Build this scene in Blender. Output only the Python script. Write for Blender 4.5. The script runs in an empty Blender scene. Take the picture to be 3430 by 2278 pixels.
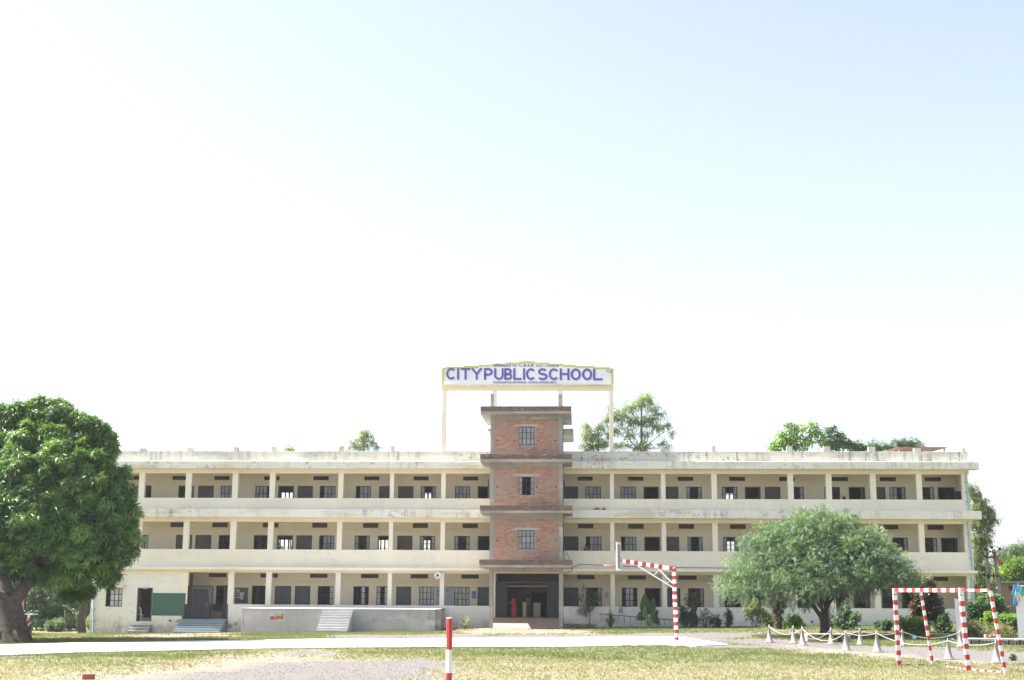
import bpy, bmesh, math, random
import numpy as np
from mathutils import Vector, Matrix, Quaternion
random.seed(7); rng = np.random.default_rng(7)
sc = bpy.context.scene
COL = sc.collection
PI = math.pi
# ------------------------------------------------------------------ camera, sky, sun
FPX, CXP, CYP, EYE = 4550.0, 1715.0, 1139.0, 2.3      # focal length and centre in photo pixels, eye height
F_ = np.array([-0.048334, 0.982187, 0.181582]); R_ = np.array([0.998826, 0.048111, 0.005635]); U_ = np.array([0.003201, -0.181641, 0.98336])
cam = bpy.data.objects.new('camera', bpy.data.cameras.new('camera')); COL.objects.link(cam)
M = Matrix.Identity(4)
for i in range(3):
    M[i][0] = R_[i]; M[i][1] = U_[i]; M[i][2] = -F_[i]
M[2][3] = EYE
cam.matrix_world = M
cam.data.sensor_width = 36; cam.data.lens = FPX / 3430 * 36; cam.data.clip_start = 0.5; cam.data.clip_end = 6000
sc.camera = cam
SUN = Vector((-0.85, 0.09, 1.0)).normalized()
EL = math.asin(SUN.z); AZ = math.atan2(SUN.x, SUN.y)          # azimuth clockwise from +Y
w = bpy.data.worlds.new("World"); sc.world = w; w.use_nodes = True
wn = w.node_tree.nodes; wl = w.node_tree.links
bg = wn['Background']
sky = wn.new('ShaderNodeTexSky'); sky.sky_type = 'NISHITA'; sky.sun_disc = False
sky.sun_elevation = EL; sky.sun_rotation = AZ; sky.altitude = 400; sky.air_density = 1.0; sky.dust_density = 2.0; sky.ozone_density = 2.0
hs_ = wn.new('ShaderNodeHueSaturation'); hs_.inputs['Saturation'].default_value = .60      # dusty, slightly milky air
wl.new(sky.outputs[0], hs_.inputs['Color']); wl.new(hs_.outputs[0], bg.inputs[0]); bg.inputs[1].default_value = 0.080
sl = bpy.data.lights.new('sun', 'SUN'); sl.energy = 4.9; sl.angle = math.radians(0.6); sl.color = (1, 0.95, 0.87)
so = bpy.data.objects.new('sun', sl); COL.objects.link(so); so.rotation_mode = 'QUATERNION'
so.rotation_quaternion = SUN.to_track_quat('Z', 'Y'); so.location = (-40, 20, 60)
sc.view_settings.view_transform = 'Standard'; sc.view_settings.look = 'None'; sc.view_settings.exposure = 1.93; sc.view_settings.gamma = 1

# ------------------------------------------------------------------ survey helpers: where a photographed point stands in the place
def ray(px, py):
    return F_ + (px - CXP) / FPX * R_ - (py - CYP) / FPX * U_
def at(px, py, Y):
    d = ray(px, py); t = Y / d[1]
    return Vector((d[0] * t, Y, d[2] * t + EYE))
ZBX = [-60, -35, -26, -20, -9, -5, 0, 9, 18, 25, 35, 60]; ZBZ = [-.8, -.72, -.5, -.37, -.13, -.01, .0, .13, .25, .5, .6, .6]
def gz(X, Y):
    s = np.clip((np.asarray(Y, float) - 68) / 18, 0, 1); s = s * s * (3 - 2 * s)
    return np.interp(X, ZBX, ZBZ) * s
def gr(px, py):
    d = ray(px, py); z = 0.0
    for _ in range(12):
        t = (z - EYE) / d[2]; z = float(gz(d[0] * t, d[1] * t)) * .5 + z * .5
    t = (z - EYE) / d[2]
    return Vector((d[0] * t, d[1] * t, float(gz(d[0] * t, d[1] * t))))
def pxm(Y): return FPX / Y * 1.0                # photo pixels per metre at distance Y

# ------------------------------------------------------------------ object helpers
ORG = {}
def thing(name, label, cat, loc=(0, 0, 0), group=None):
    o = bpy.data.objects.new(name, None); COL.objects.link(o); o.location = loc; o.empty_display_size = .3
    o['label'] = label; o['category'] = cat
    if group: o['group'] = group
    ORG[o.name] = Vector(loc); return o
def tag(o, label=None, cat=None, group=None, kind=None):
    if label: o['label'] = label
    if cat: o['category'] = cat
    if group: o['group'] = group
    if kind: o['kind'] = kind
    return o
def link(name, me, parent=None, loc=None):
    o = bpy.data.objects.new(name, me); COL.objects.link(o)
    po = ORG[parent.name] if parent else Vector((0, 0, 0))
    if loc is not None: o.location = Vector(loc) - po; ORG[o.name] = Vector(loc)
    else: ORG[o.name] = po.copy()
    if parent: o.parent = parent
    return o
def np_mesh(name, V, T, tone=None, attrs=None, smooth=False):
    me = bpy.data.meshes.new(name); V = np.asarray(V, np.float32); T = np.asarray(T, np.int32); k = T.shape[1]
    me.vertices.add(len(V)); me.vertices.foreach_set('co', V.ravel())
    me.loops.add(T.size); me.loops.foreach_set('vertex_index', T.ravel())
    me.polygons.add(len(T)); me.polygons.foreach_set('loop_start', np.arange(0, T.size, k, dtype=np.int32))
    me.update(calc_edges=True)
    if smooth: me.polygons.foreach_set('use_smooth', np.ones(len(T), bool))
    if tone is not None:
        a = me.attributes.new('tone', 'FLOAT', 'FACE'); a.data.foreach_set('value', np.asarray(tone, np.float32))
    for n, arr in (attrs or {}).items():
        a = me.attributes.new(n, 'FLOAT', 'POINT'); a.data.foreach_set('value', np.asarray(arr, np.float32))
    return me
class MB:
    def __init__(s): s.v = []; s.f = []; s.t = []; s.tn = .5; s.sm = []
    def add(s, vs, fs, smooth=False):
        b = len(s.v); s.v += [tuple(p) for p in vs]; s.f += [tuple(b + i for i in f) for f in fs]; s.t += [s.tn] * len(fs); s.sm += [smooth] * len(fs); return s
    def box(s, x0, x1, y0, y1, z0, z1):
        if x0 > x1: x0, x1 = x1, x0
        if z0 > z1: z0, z1 = z1, z0
        if y0 > y1: y0, y1 = y1, y0
        return s.add([(x0,y0,z0),(x1,y0,z0),(x1,y1,z0),(x0,y1,z0),(x0,y0,z1),(x1,y0,z1),(x1,y1,z1),(x0,y1,z1)],
                     [(0,3,2,1),(4,5,6,7),(0,1,5,4),(1,2,6,5),(2,3,7,6),(3,0,4,7)])
    def obox(s, p, q, wx, wy=None, up=(0, 0, 1)):        # a bar of section wx * wy from p to q
        wy = wy or wx; p = Vector(p); q = Vector(q); d = (q - p).normalized(); u = Vector(up)
        if abs(d.dot(u)) > .95: u = Vector((0, 1, 0))
        a = d.cross(u).normalized() * wx / 2; b = a.cross(d).normalized() * wy / 2
        vs = [e + i * a + j * b for e in (p, q) for i, j in ((-1,-1),(1,-1),(1,1),(-1,1))]
        return s.add(vs, [(0,1,2,3),(7,6,5,4),(0,4,5,1),(1,5,6,2),(2,6,7,3),(3,7,4,0)])
    def tube(s, pts, rad, n=8, caps=True, smooth=True):
        pts = [Vector(p) for p in pts]; rad = rad if isinstance(rad, (list, tuple)) else [rad] * len(pts)
        vs = []; prev = None
        for i, p in enumerate(pts):
            d = (pts[min(i + 1, len(pts) - 1)] - pts[max(i - 1, 0)]).normalized()
            if prev is None:
                u = Vector((0, 0, 1)) if abs(d.z) < .9 else Vector((0, 1, 0))
                a = d.cross(u).normalized()
            else:
                a = (prev - d * prev.dot(d)).normalized()
            prev = a; b = d.cross(a)
            for k in range(n):
                t = 2 * PI * k / n; vs.append(p + (a * math.cos(t) + b * math.sin(t)) * rad[i])
        fs = [(i * n + k, i * n + (k + 1) % n, (i + 1) * n + (k + 1) % n, (i + 1) * n + k) for i in range(len(pts) - 1) for k in range(n)]
        s.add(vs, fs, smooth)
        if caps: s.add(vs[:n], [tuple(range(n))[::-1]]); s.add(vs[-n:], [tuple(range(n))])
        return s
    def lathe(s, prof, c, n=16, axis='z', smooth=True):   # prof: (radius, height)
        vs = []
        for r, h in prof:
            for k in range(n):
                t = 2 * PI * k / n; x, y = r * math.cos(t), r * math.sin(t)
                vs.append((c[0] + x, c[1] + y, c[2] + h) if axis == 'z' else ((c[0] + x, c[1] + h, c[2] + y) if axis == 'y' else (c[0] + h, c[1] + x, c[2] + y)))
        fs = [(i * n + k, i * n + (k + 1) % n, (i + 1) * n + (k + 1) % n, (i + 1) * n + k) for i in range(len(prof) - 1) for k in range(n)]
        return s.add(vs, fs, smooth)
    def prism(s, pts, y0, y1):                            # outline in XZ (counter-clockwise seen from the front), given depth
        n = len(pts); vs = [(x, y0, z) for x, z in pts] + [(x, y1, z) for x, z in pts]
        return s.add(vs, [tuple(range(n)), tuple(range(2 * n - 1, n - 1, -1))] + [(i, n + i, n + (i + 1) % n, (i + 1) % n) for i in range(n)])
    def wall(s, x0, x1, z0, z1, y0, y1, holes):           # a wall in XZ with rectangular openings (x0,x1,z0,z1)
        xs = sorted({x0, x1} | {min(max(h[i], x0), x1) for h in holes for i in (0, 1)})
        for a, b in zip(xs, xs[1:]):
            if b - a < 1e-4: continue
            m = (a + b) / 2; hs = sorted([(h[2], h[3]) for h in holes if h[0] < m < h[1]]); z = z0
            for h0, h1 in hs:
                if h0 > z + 1e-4: s.box(a, b, y0, y1, z, min(h0, z1))
                z = max(z, h1)
            if z < z1 - 1e-4: s.box(a, b, y0, y1, z, z1)
        return s
    def build(s, name, mat, parent=None, loc=None, bevel=0):
        me = bpy.data.meshes.new(name); L = Vector(loc) if loc is not None else (ORG[parent.name] if parent else Vector((0, 0, 0)))
        me.from_pydata([(a[0] - L[0], a[1] - L[1], a[2] - L[2]) for a in s.v], [], s.f); me.update()
        me.polygons.foreach_set('use_smooth', s.sm)
        a = me.attributes.new('tone', 'FLOAT', 'FACE'); a.data.foreach_set('value', s.t)
        me.materials.append(mat); o = link(name, me, parent, loc)
        if bevel:
            b = o.modifiers.new('bevel', 'BEVEL'); b.width = bevel; b.segments = 2; b.limit_method = 'ANGLE'
        return o
def inst(tv, tf, pos, rot, scl):
    """numpy copies of a small template: returns big vertex and triangle arrays"""
    n = len(pos); k = len(tv)
    V = np.einsum('nij,kj->nki', rot, tv) * scl[:, None, None] + pos[:, None, :]
    T = (tf[None] + (np.arange(n) * k)[:, None, None]).reshape(-1, tf.shape[1])
    return V.reshape(-1, 3), T
def rotz_tilt(n, tilt=.3):
    a = rng.uniform(0, 2 * PI, n); b = rng.normal(0, tilt, n); c = rng.normal(0, tilt, n)
    Rz = np.zeros((n, 3, 3)); Rz[:, 0, 0] = np.cos(a); Rz[:, 0, 1] = -np.sin(a); Rz[:, 1, 0] = np.sin(a); Rz[:, 1, 1] = np.cos(a); Rz[:, 2, 2] = 1
    Rx = np.zeros((n, 3, 3)); Rx[:, 0, 0] = 1; Rx[:, 1, 1] = np.cos(b); Rx[:, 1, 2] = -np.sin(b); Rx[:, 2, 1] = np.sin(b); Rx[:, 2, 2] = np.cos(b)
    Ry = np.zeros((n, 3, 3)); Ry[:, 1, 1] = 1; Ry[:, 0, 0] = np.cos(c); Ry[:, 0, 2] = np.sin(c); Ry[:, 2, 0] = -np.sin(c); Ry[:, 2, 2] = np.cos(c)
    return Rx @ Ry @ Rz
def frames(d, roll=None):
    """rotation matrices whose +X axis follows direction d and whose +Z is as upright as it can be"""
    d = d / np.linalg.norm(d, axis=1, keepdims=True); up = np.array([0, 0, 1.0]) + rng.normal(0, .35, d.shape)
    y = np.cross(up, d); y /= np.linalg.norm(y, axis=1, keepdims=True) + 1e-9; z = np.cross(d, y)
    return np.stack([d, y, z], axis=2)

# ------------------------------------------------------------------ materials
def nodes(name):
    m = bpy.data.materials.new(name); m.use_nodes = True; nt = m.node_tree; return m, nt, nt.nodes, nt.links, nt.nodes['Principled BSDF']
def noise(nt, scale=(1, 1, 1), s=1.0, detail=6, rough=.6, coord='world'):
    N = nt.nodes; g = N.new('ShaderNodeNewGeometry') if coord == 'world' else N.new('ShaderNodeTexCoord')
    mp = N.new('ShaderNodeMapping'); mp.inputs['Scale'].default_value = scale
    nt.links.new(g.outputs['Position'] if coord == 'world' else g.outputs['Object'], mp.inputs[0])
    t = N.new('ShaderNodeTexNoise'); t.inputs['Scale'].default_value = s; t.inputs['Detail'].default_value = detail; t.inputs['Roughness'].default_value = rough
    nt.links.new(mp.outputs[0], t.inputs[0]); return t.outputs[0]
def ramp(nt, fac, a, b, ca=(0, 0, 0, 1), cb=(1, 1, 1, 1)):
    r = nt.nodes.new('ShaderNodeValToRGB'); r.color_ramp.elements[0].position = a; r.color_ramp.elements[1].position = b
    r.color_ramp.elements[0].color = ca; r.color_ramp.elements[1].color = cb; nt.links.new(fac, r.inputs[0]); return r.outputs[0]
def mix(nt, fac, a, b, mode='MIX'):
    m = nt.nodes.new('ShaderNodeMix'); m.data_type = 'RGBA'; m.blend_type = mode
    for i, x in ((0, fac), (6, a), (7, b)):
        if isinstance(x, (int, float)): m.inputs[i].default_value = x
        elif isinstance(x, tuple): m.inputs[i].default_value = x if len(x) == 4 else (*x, 1)
        else: nt.links.new(x, m.inputs[i])
    return m.outputs[2]
def attr(nt, n):
    a = nt.nodes.new('ShaderNodeAttribute'); a.attribute_name = n; return a.outputs['Fac']
def bump(nt, h, P, dist=.02, st=.6):
    b = nt.nodes.new('ShaderNodeBump'); b.inputs['Distance'].default_value = dist; b.inputs['Strength'].default_value = st
    nt.links.new(h, b.inputs['Height']); nt.links.new(b.outputs[0], P.inputs['Normal'])
def simple(name, c, rough=.6, metal=0, var=.12, s=3.0, bd=0):
    m, nt, N, L, P = nodes(name); P.inputs['Roughness'].default_value = rough; P.inputs['Metallic'].default_value = metal
    n = noise(nt, s=s, coord='object'); d = tuple(x * (1 - var * 2) for x in c); e = tuple(min(1, x * (1 + var)) for x in c)
    L.new(mix(nt, ramp(nt, n, .3, .7), (*d, 1), (*e, 1)), P.inputs['Base Color'])
    if bd: bump(nt, noise(nt, s=s * 8, coord='object'), P, bd)
    return m
def plaster(name, base, dirt=(.16, .15, .13), amount=.5, streak=.5, patch=None, rough=.85, grime=0, z0=0):
    m, nt, N, L, P = nodes(name); P.inputs['Roughness'].default_value = rough
    c = mix(nt, ramp(nt, noise(nt, s=.35, detail=4), .35, .65), tuple(x * .93 for x in base), tuple(min(1, x * 1.03) for x in base))
    c = mix(nt, ramp(nt, noise(nt, s=9, detail=8, rough=.7), .3, .75), c, mix(nt, 1.0, c, (.93, .93, .93), 'MULTIPLY'))
    if patch: c = mix(nt, ramp(nt, noise(nt, (.25, .25, 1), s=1.3, detail=5), .52, .66), c, patch)
    if streak:
        st = ramp(nt, noise(nt, (4.5, 4.5, .35), s=1.1, detail=7, rough=.75), .50, .68)
        area = ramp(nt, noise(nt, (.22, .22, .3), s=1.0, detail=3), .40, .56)
        k = mix(nt, 1.0, st, area, 'MULTIPLY'); k2 = mix(nt, 1.0, k, (streak, streak, streak), 'MULTIPLY')
        c = mix(nt, k2, c, dirt)
    if amount:
        sp = ramp(nt, noise(nt, (1, 1, 1.6), s=2.6, detail=9, rough=.8), .53, .62)
        area = ramp(nt, noise(nt, (.5, .5, .8), s=.6, detail=2), .44, .60)
        k = mix(nt, 1.0, mix(nt, 1.0, sp, area, 'MULTIPLY'), (amount, amount, amount), 'MULTIPLY')
        c = mix(nt, k, c, dirt)
    if grime:          # rising damp and splashed soil near the foot of the wall
        g = N.new('ShaderNodeNewGeometry'); sx = N.new('ShaderNodeSeparateXYZ'); L.new(g.outputs['Position'], sx.inputs[0])
        mr = N.new('ShaderNodeMapRange'); mr.inputs[1].default_value = z0 + .75; mr.inputs[2].default_value = z0 - .1; L.new(sx.outputs[2], mr.inputs[0])
        kk = mix(nt, 1.0, mr.outputs[0], ramp(nt, noise(nt, (1, 1, .6), s=1.6, detail=7, rough=.7), .38, .62), 'MULTIPLY')
        c = mix(nt, mix(nt, 1.0, kk, (grime, grime, grime), 'MULTIPLY'), c, (.33, .27, .2))
    L.new(c, P.inputs['Base Color']); bump(nt, noise(nt, s=22, detail=5), P, .01, .35)
    return m
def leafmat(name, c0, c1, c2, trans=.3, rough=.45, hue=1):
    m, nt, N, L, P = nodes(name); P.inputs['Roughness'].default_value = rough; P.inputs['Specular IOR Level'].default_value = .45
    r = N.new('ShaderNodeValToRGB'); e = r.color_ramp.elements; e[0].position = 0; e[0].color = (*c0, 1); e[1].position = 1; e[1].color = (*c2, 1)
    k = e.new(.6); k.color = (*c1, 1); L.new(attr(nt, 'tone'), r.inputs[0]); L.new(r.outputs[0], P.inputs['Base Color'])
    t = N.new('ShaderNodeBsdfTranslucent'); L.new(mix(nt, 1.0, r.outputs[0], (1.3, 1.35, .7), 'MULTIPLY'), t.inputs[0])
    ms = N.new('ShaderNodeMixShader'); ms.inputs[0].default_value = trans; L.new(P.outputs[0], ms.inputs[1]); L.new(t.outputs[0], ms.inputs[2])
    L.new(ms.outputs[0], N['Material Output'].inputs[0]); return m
m_cream = plaster('cream_plaster', (.79, .735, .61), amount=.25, streak=.12)
m_room = plaster('verandah_plaster', (.78, .69, .53), amount=.1, streak=.1)
m_beam = plaster('beam_plaster', (.74, .66, .49), amount=.08, streak=.08)
m_ledge = plaster('weathered_ledge_plaster', (.74, .72, .65), dirt=(.15, .15, .14), amount=.8, streak=.55, patch=(.56, .52, .41))
m_parapet = plaster('weathered_parapet_plaster', (.62, .60, .54), dirt=(.12, .11, .10), amount=1, streak=1, patch=(.42, .41, .38))
m_base = plaster('damp_cream_plaster', (.76, .725, .64), amount=.5, streak=.15, grime=.9, z0=-.1)
m_conc = plaster('bare_concrete', (.31, .30, .28), dirt=(.14, .13, .12), amount=.7, streak=.5, patch=(.44, .41, .36))
m_stage = plaster('stage_concrete', (.40, .40, .40), dirt=(.15, .14, .12), amount=.8, streak=.55, patch=(.50, .51, .53), grime=.5, z0=-.2)
m_steps = plaster('step_concrete', (.40, .39, .39), dirt=(.2, .18, .17), amount=.8, streak=.2)
m_blue_steps = plaster('blue_grey_step_paint', (.22, .27, .30), dirt=(.13, .14, .14), amount=.5, streak=.2)
m_nose = plaster('worn_lit_step_edge', (.60, .60, .60), dirt=(.3, .3, .3), amount=.5, streak=0)  # worn edge, made paler to paint in the bright line of each tread
m_nose_blue = plaster('worn_lit_blue_step_edge', (.42, .47, .49), dirt=(.25, .28, .3), amount=.5, streak=0)  # same for the blue flight: wear plus tread light put into the colour
m_court = plaster('court_concrete', (.72, .68, .62), dirt=(.4, .36, .3), amount=.35, streak=0)
m_dark = simple('dark_metal', (.035, .037, .042), .5)
m_frame = simple('window_frame_paint', (.014, .017, .023), .45)
m_brown = simple('brown_shutter_paint', (.10, .078, .078), .6)
m_bluedoor = simple('grey_blue_door_paint', (.07, .095, .115), .55)
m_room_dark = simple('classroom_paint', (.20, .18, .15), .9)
m_vent = simple('vent_louvre_brown', (.055, .042, .042), .6)
m_iron = simple('iron_gate_paint', (.018, .021, .030), .5)
m_pipe = simple('light_blue_pvc', (.30, .45, .56), .35, var=.08)
m_red = simple('red_gloss_paint', (.42, .034, .034), .35, var=.1, s=6)
m_white = simple('white_gloss_paint', (.74, .74, .76), .4, var=.06, s=6)
m_bark = simple('rough_bark', (.060, .045, .036), .95, var=.3, s=6, bd=.03)  # base colour darkened to stand for deep shade under the crown
m_bark2 = simple('pale_bark', (.22, .19, .16), .9, var=.25, s=5, bd=.02)
m_cone = simple('faded_grey_rubber', (.30, .265, .26), .7, var=.1)
m_rope = simple('white_rope', (.50, .48, .44), .8)
m_black = simple('black_rubber', (.015, .015, .016), .6)
m_skin = simple('brown_skin', (.22, .12, .08), .55)
m_hair = simple('black_hair', (.012, .010, .010), .5)
m_sari = simple('red_cloth', (.42, .012, .025), .7, var=.2, s=9)
m_khaki = simple('khaki_cloth', (.24, .17, .12), .85)
m_olive = simple('olive_cloth', (.12, .11, .085), .85)
m_stone = simple('grey_stone', (.30, .27, .24), .9, var=.25, s=4, bd=.02)
m_brickbit = simple('loose_red_brick', (.38, .13, .08), .9, var=.2)
m_tin = simple('rusty_tin', (.20, .11, .08), .7, var=.35, s=5)
m_grey = simple('grey_plastic', (.55, .54, .55), .5)
m_wire = simple('black_cable', (.02, .02, .022), .6)
def glass(name, c, rough=.25):
    m, nt, N, L, P = nodes(name); P.inputs['Roughness'].default_value = rough; P.inputs['Specular IOR Level'].default_value = .6
    oi = N.new('ShaderNodeObjectInfo'); n = noise(nt, s=2.0, coord='object')
    k = mix(nt, oi.outputs['Random'], tuple(x * .78 for x in c), tuple(min(1, x * 1.2) for x in c))
    L.new(mix(nt, ramp(nt, n, .3, .7), k, mix(nt, 1.0, k, (.85, .88, .9), 'MULTIPLY')), P.inputs['Base Color']); return m
m_glass = glass('frosted_grey_glass', (.27, .28, .31))
m_curtain = glass('patterned_white_glass', (.46, .46, .43), .4)
m_darkpane = glass('dark_window_pane', (.03, .033, .04), .12)
def flat(name, c, rough=.6):
    m, nt, N, L, P = nodes(name); P.inputs['Base Color'].default_value = (*c, 1); P.inputs['Roughness'].default_value = rough; return m
m_sign = plaster('sign_white_paint', (.76, .77, .80), amount=.1, streak=.08)
m_yel = flat('sign_yellow_paint', (.55, .50, .10)); m_signedge = flat('sign_edge_paint', (.16, .18, .10))
m_blue = flat('sign_blue_paint', (.055, .095, .37)); m_pink = flat('sign_pink_paint', (.56, .40, .55)); m_ink = flat('sign_thin_blue_paint', (.09, .14, .27))
m_mortar = plaster('rough_mortar', (.47, .43, .39), amount=.5, streak=.4)
m, nt, N, L, P = nodes('fired_brick'); m_brick = m; P.inputs['Roughness'].default_value = .9
oi = N.new('ShaderNodeObjectInfo'); tn = attr(nt, 'tone')
c = mix(nt, tn, (.35, .18, .13), (.54, .32, .24))
c = mix(nt, ramp(nt, noise(nt, s=.9, detail=5), .45, .68), c, (.38, .30, .26))
c = mix(nt, mix(nt, 1.0, ramp(nt, noise(nt, (2, 2, .8), s=1.5, detail=8, rough=.8), .56, .70), (.7, .7, .7), 'MULTIPLY'), c, (.15, .11, .10))
L.new(c, P.inputs['Base Color']); bump(nt, noise(nt, s=30), P, .01, .4)
m, nt, N, L, P = nodes('old_dark_brick'); m_oldbrick = m; P.inputs['Roughness'].default_value = .95
tn = attr(nt, 'tone'); c = mix(nt, tn, (.16, .105, .085), (.31, .19, .145))
c = mix(nt, ramp(nt, noise(nt, (1, 1, 2), s=1.2, detail=8, rough=.75), .48, .62), c, (.13, .105, .10))
L.new(c, P.inputs['Base Color']); bump(nt, noise(nt, s=30), P, .01, .4)

# leaf materials
lf_mango = leafmat('mango_leaf', (.028, .075, .028), (.065, .150, .040), (.20, .31, .08), .32, .45)
lf_neem = leafmat('feathery_leaf', (.060, .110, .065), (.125, .195, .115), (.23, .33, .12), .3, .52)
lf_euc = leafmat('grey_green_leaf', (.12, .16, .09), (.22, .27, .15), (.40, .36, .18), .58, .45)
lf_bush = leafmat('bush_leaf', (.03, .07, .03), (.07, .14, .05), (.17, .26, .075), .35, .45)
lf_yel = leafmat('bright_leaf', (.10, .18, .045), (.20, .32, .07), (.38, .42, .09), .5, .45)
lf_croton = leafmat('croton_leaf', (.03, .045, .025), (.08, .08, .04), (.24, .10, .06), .25, .45)
lf_dry = leafmat('dry_weed', (.08, .10, .04), (.20, .21, .09), (.38, .33, .17), .3, .7)
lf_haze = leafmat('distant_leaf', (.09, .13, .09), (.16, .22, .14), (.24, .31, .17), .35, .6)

# ------------------------------------------------------------------ ground
def pts_px(L): return [tuple(gr(x, y)[:2]) for x, y in L]
def inside(poly, X, Y, soft=.6):
    """signed distance to a ground patch turned into a 0..1 weight with soft edges"""
    p = np.array(poly); q = np.roll(p, -1, 0); d = np.full(X.shape, 1e9); ins = np.zeros(X.shape, bool)
    for (x0, y0), (x1, y1) in zip(p, q):
        ex, ey = x1 - x0, y1 - y0; t = np.clip(((X - x0) * ex + (Y - y0) * ey) / (ex * ex + ey * ey + 1e-9), 0, 1)
        d = np.minimum(d, np.hypot(X - x0 - t * ex, Y - y0 - t * ey))
        c = ((y0 > Y) != (y1 > Y)) & (X < (x1 - x0) * (Y - y0) / (y1 - y0 + 1e-12) + x0); ins ^= c
    d = np.where(ins, d, -d); return np.clip(.5 + d / (2 * soft), 0, 1)
def wob(X, Y, s, seed):
    r = np.random.default_rng(seed); o = 0
    for k in range(7):
        a = r.uniform(0, 2 * PI); f = s * 1.7 ** (k * .7); o = o + np.sin((X * math.cos(a) + Y * math.sin(a)) * f + r.uniform(0, 6.3)) / (1 + k * .35)
    return o / 3
GRAVEL = [(pts_px([(400,2290),(560,2262),(760,2240),(960,2216),(1100,2211),(1250,2214),(1430,2208),(1510,2226),(1450,2250),(1380,2290)]), 1.2),
          (pts_px([(1050,2127),(1500,2124),(1660,2128),(2300,2120),(2500,2119),(3000,2122),(3000,2131),(2500,2128),(2440,2150),(2300,2137),(1650,2137),(1100,2141)]), .9),
          (pts_px([(2300,2140),(2560,2140),(2900,2163),(3050,2164),(3430,2186),(3600,2190),(3600,2222),(3330,2216),(3150,2206),(2900,2186),(2640,2162),(2440,2158)]), .8),
          (pts_px([(0,2204),(0,2196),(160,2193),(330,2190),(100,2199)]), .4), (pts_px([(880,2186),(1010,2180),(1130,2188),(1000,2194)]), .6),
          (pts_px([(2290,2163),(2560,2163),(2700,2172),(2520,2176)]), .5)]
DIRT = [(pts_px([(60,2300),(300,2262),(520,2234),(700,2208),(880,2188),(1060,2183),(1140,2198),(1100,2214),(960,2220),(760,2244),(560,2266),(430,2300)]), 1.3),
        (pts_px([(380,2133),(480,2122),(620,2118),(860,2121),(820,2130),(600,2133)]), .6),
        (pts_px([(1500,2114),(1620,2100),(1660,2092),(1880,2092),(1900,2108),(2010,2112),(2000,2124),(1560,2126)]), .8),
        (pts_px([(2560,2152),(2900,2170),(3200,2198),(3350,2216),(3350,2228),(3100,2214),(2900,2200),(2640,2176)]), .8)]
def masks(X, Y):
    wx = X + wob(X, Y, .9, 3) * .9; wy = Y + wob(X, Y, .8, 4) * 1.6
    g = np.zeros(X.shape); d = np.zeros(X.shape)
    for p, s in GRAVEL: g = np.maximum(g, inside(p, wx, wy, s))
    for p, s in DIRT: d = np.maximum(d, inside(p, wx, wy, s * 1.3))
    dry = np.clip(.45 + .55 * wob(X, Y, .35, 11) + .35 * wob(X, Y, 1.3, 12) + np.clip((47 - Y) / 9, -.3, .45), 0, 1)
    return g, d, dry
xs = np.concatenate([-np.geomspace(1500, 41, 14), np.arange(-40, 40.01, .3), np.geomspace(41, 1500, 14)])
ys = np.concatenate([[-200, -60, -10, 15, 28], np.arange(32, 100, .3), np.geomspace(100.5, 3000, 16)])
GX, GY = np.meshgrid(xs, ys); GZ = gz(GX, GY) + np.where((GY > 34) & (GY < 88), .018 * wob(GX, GY, 1.1, 5), 0) - .01
g_, d_, dry_ = masks(GX, GY)
V = np.stack([GX, GY, GZ], -1).reshape(-1, 3); nx, ny = len(xs), len(ys)
ii, jj = np.meshgrid(np.arange(nx - 1), np.arange(ny - 1)); a0 = (jj * nx + ii).ravel()
T = np.stack([a0, a0 + 1, a0 + nx + 1, a0 + nx], 1)
m, nt, N, L, P = nodes('ground_soil'); P.inputs['Roughness'].default_value = .95
fine = noise(nt, s=26, detail=9, rough=.75); med = noise(nt, s=3.2, detail=8, rough=.7)
cg = mix(nt, ramp(nt, med, .35, .65), (.16, .165, .075), (.22, .205, .11))
cd = mix(nt, ramp(nt, fine, .3, .7), (.23, .20, .135), (.30, .26, .18))
c = mix(nt, attr(nt, 'dry'), cg, cd)
c = mix(nt, ramp(nt, fine, .35, .62), mix(nt, 1.0, c, (.6, .62, .5), 'MULTIPLY'), c)
c = mix(nt, ramp(nt, attr(nt, 'dirt'), .2, .75), c, mix(nt, ramp(nt, med, .3, .7), (.21, .165, .125), (.27, .215, .165)))
cgr = mix(nt, ramp(nt, fine, .38, .62), (.08, .074, .075), (.19, .18, .18))
cgr = mix(nt, ramp(nt, med, .45, .7), cgr, (.20, .165, .14))
kk = mix(nt, 1.0, ramp(nt, attr(nt, 'gravel'), .25, .7), ramp(nt, noise(nt, s=1.4, detail=7, rough=.7), .26, .42), 'MULTIPLY')
c = mix(nt, kk, c, cgr)
L.new(c, P.inputs['Base Color']); bump(nt, fine, P, .05, .8)
me = np_mesh('ground', V, T, attrs={'gravel': g_.ravel(), 'dirt': d_.ravel(), 'dry': dry_.ravel()}, smooth=True); me.materials.append(m)
tag(link('ground', me), kind='structure')
# the concrete games court
cp = [gr(-700, 2183), gr(0, 2163), gr(250, 2156.5), gr(1000, 2144), gr(1650, 2139), gr(2292, 2136), gr(2440, 2161), gr(2331, 2166), gr(2231, 2163), gr(1850, 2169), gr(1650, 2169), gr(1000, 2172), gr(250, 2188), gr(0, 2198), gr(-700, 2240)]
b = MB(); n = len(cp); b.add([(p.x, p.y, .045 + p.z) for p in cp] + [(p.x, p.y, -.3) for p in cp], [tuple(range(n))[::-1]] + [(i, (i + 1) % n, n + (i + 1) % n, n + i) for i in range(n)])
tag(b.build('concrete_court', m_court), kind='structure')
COURT = [(p.x, p.y) for p in cp]
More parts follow.
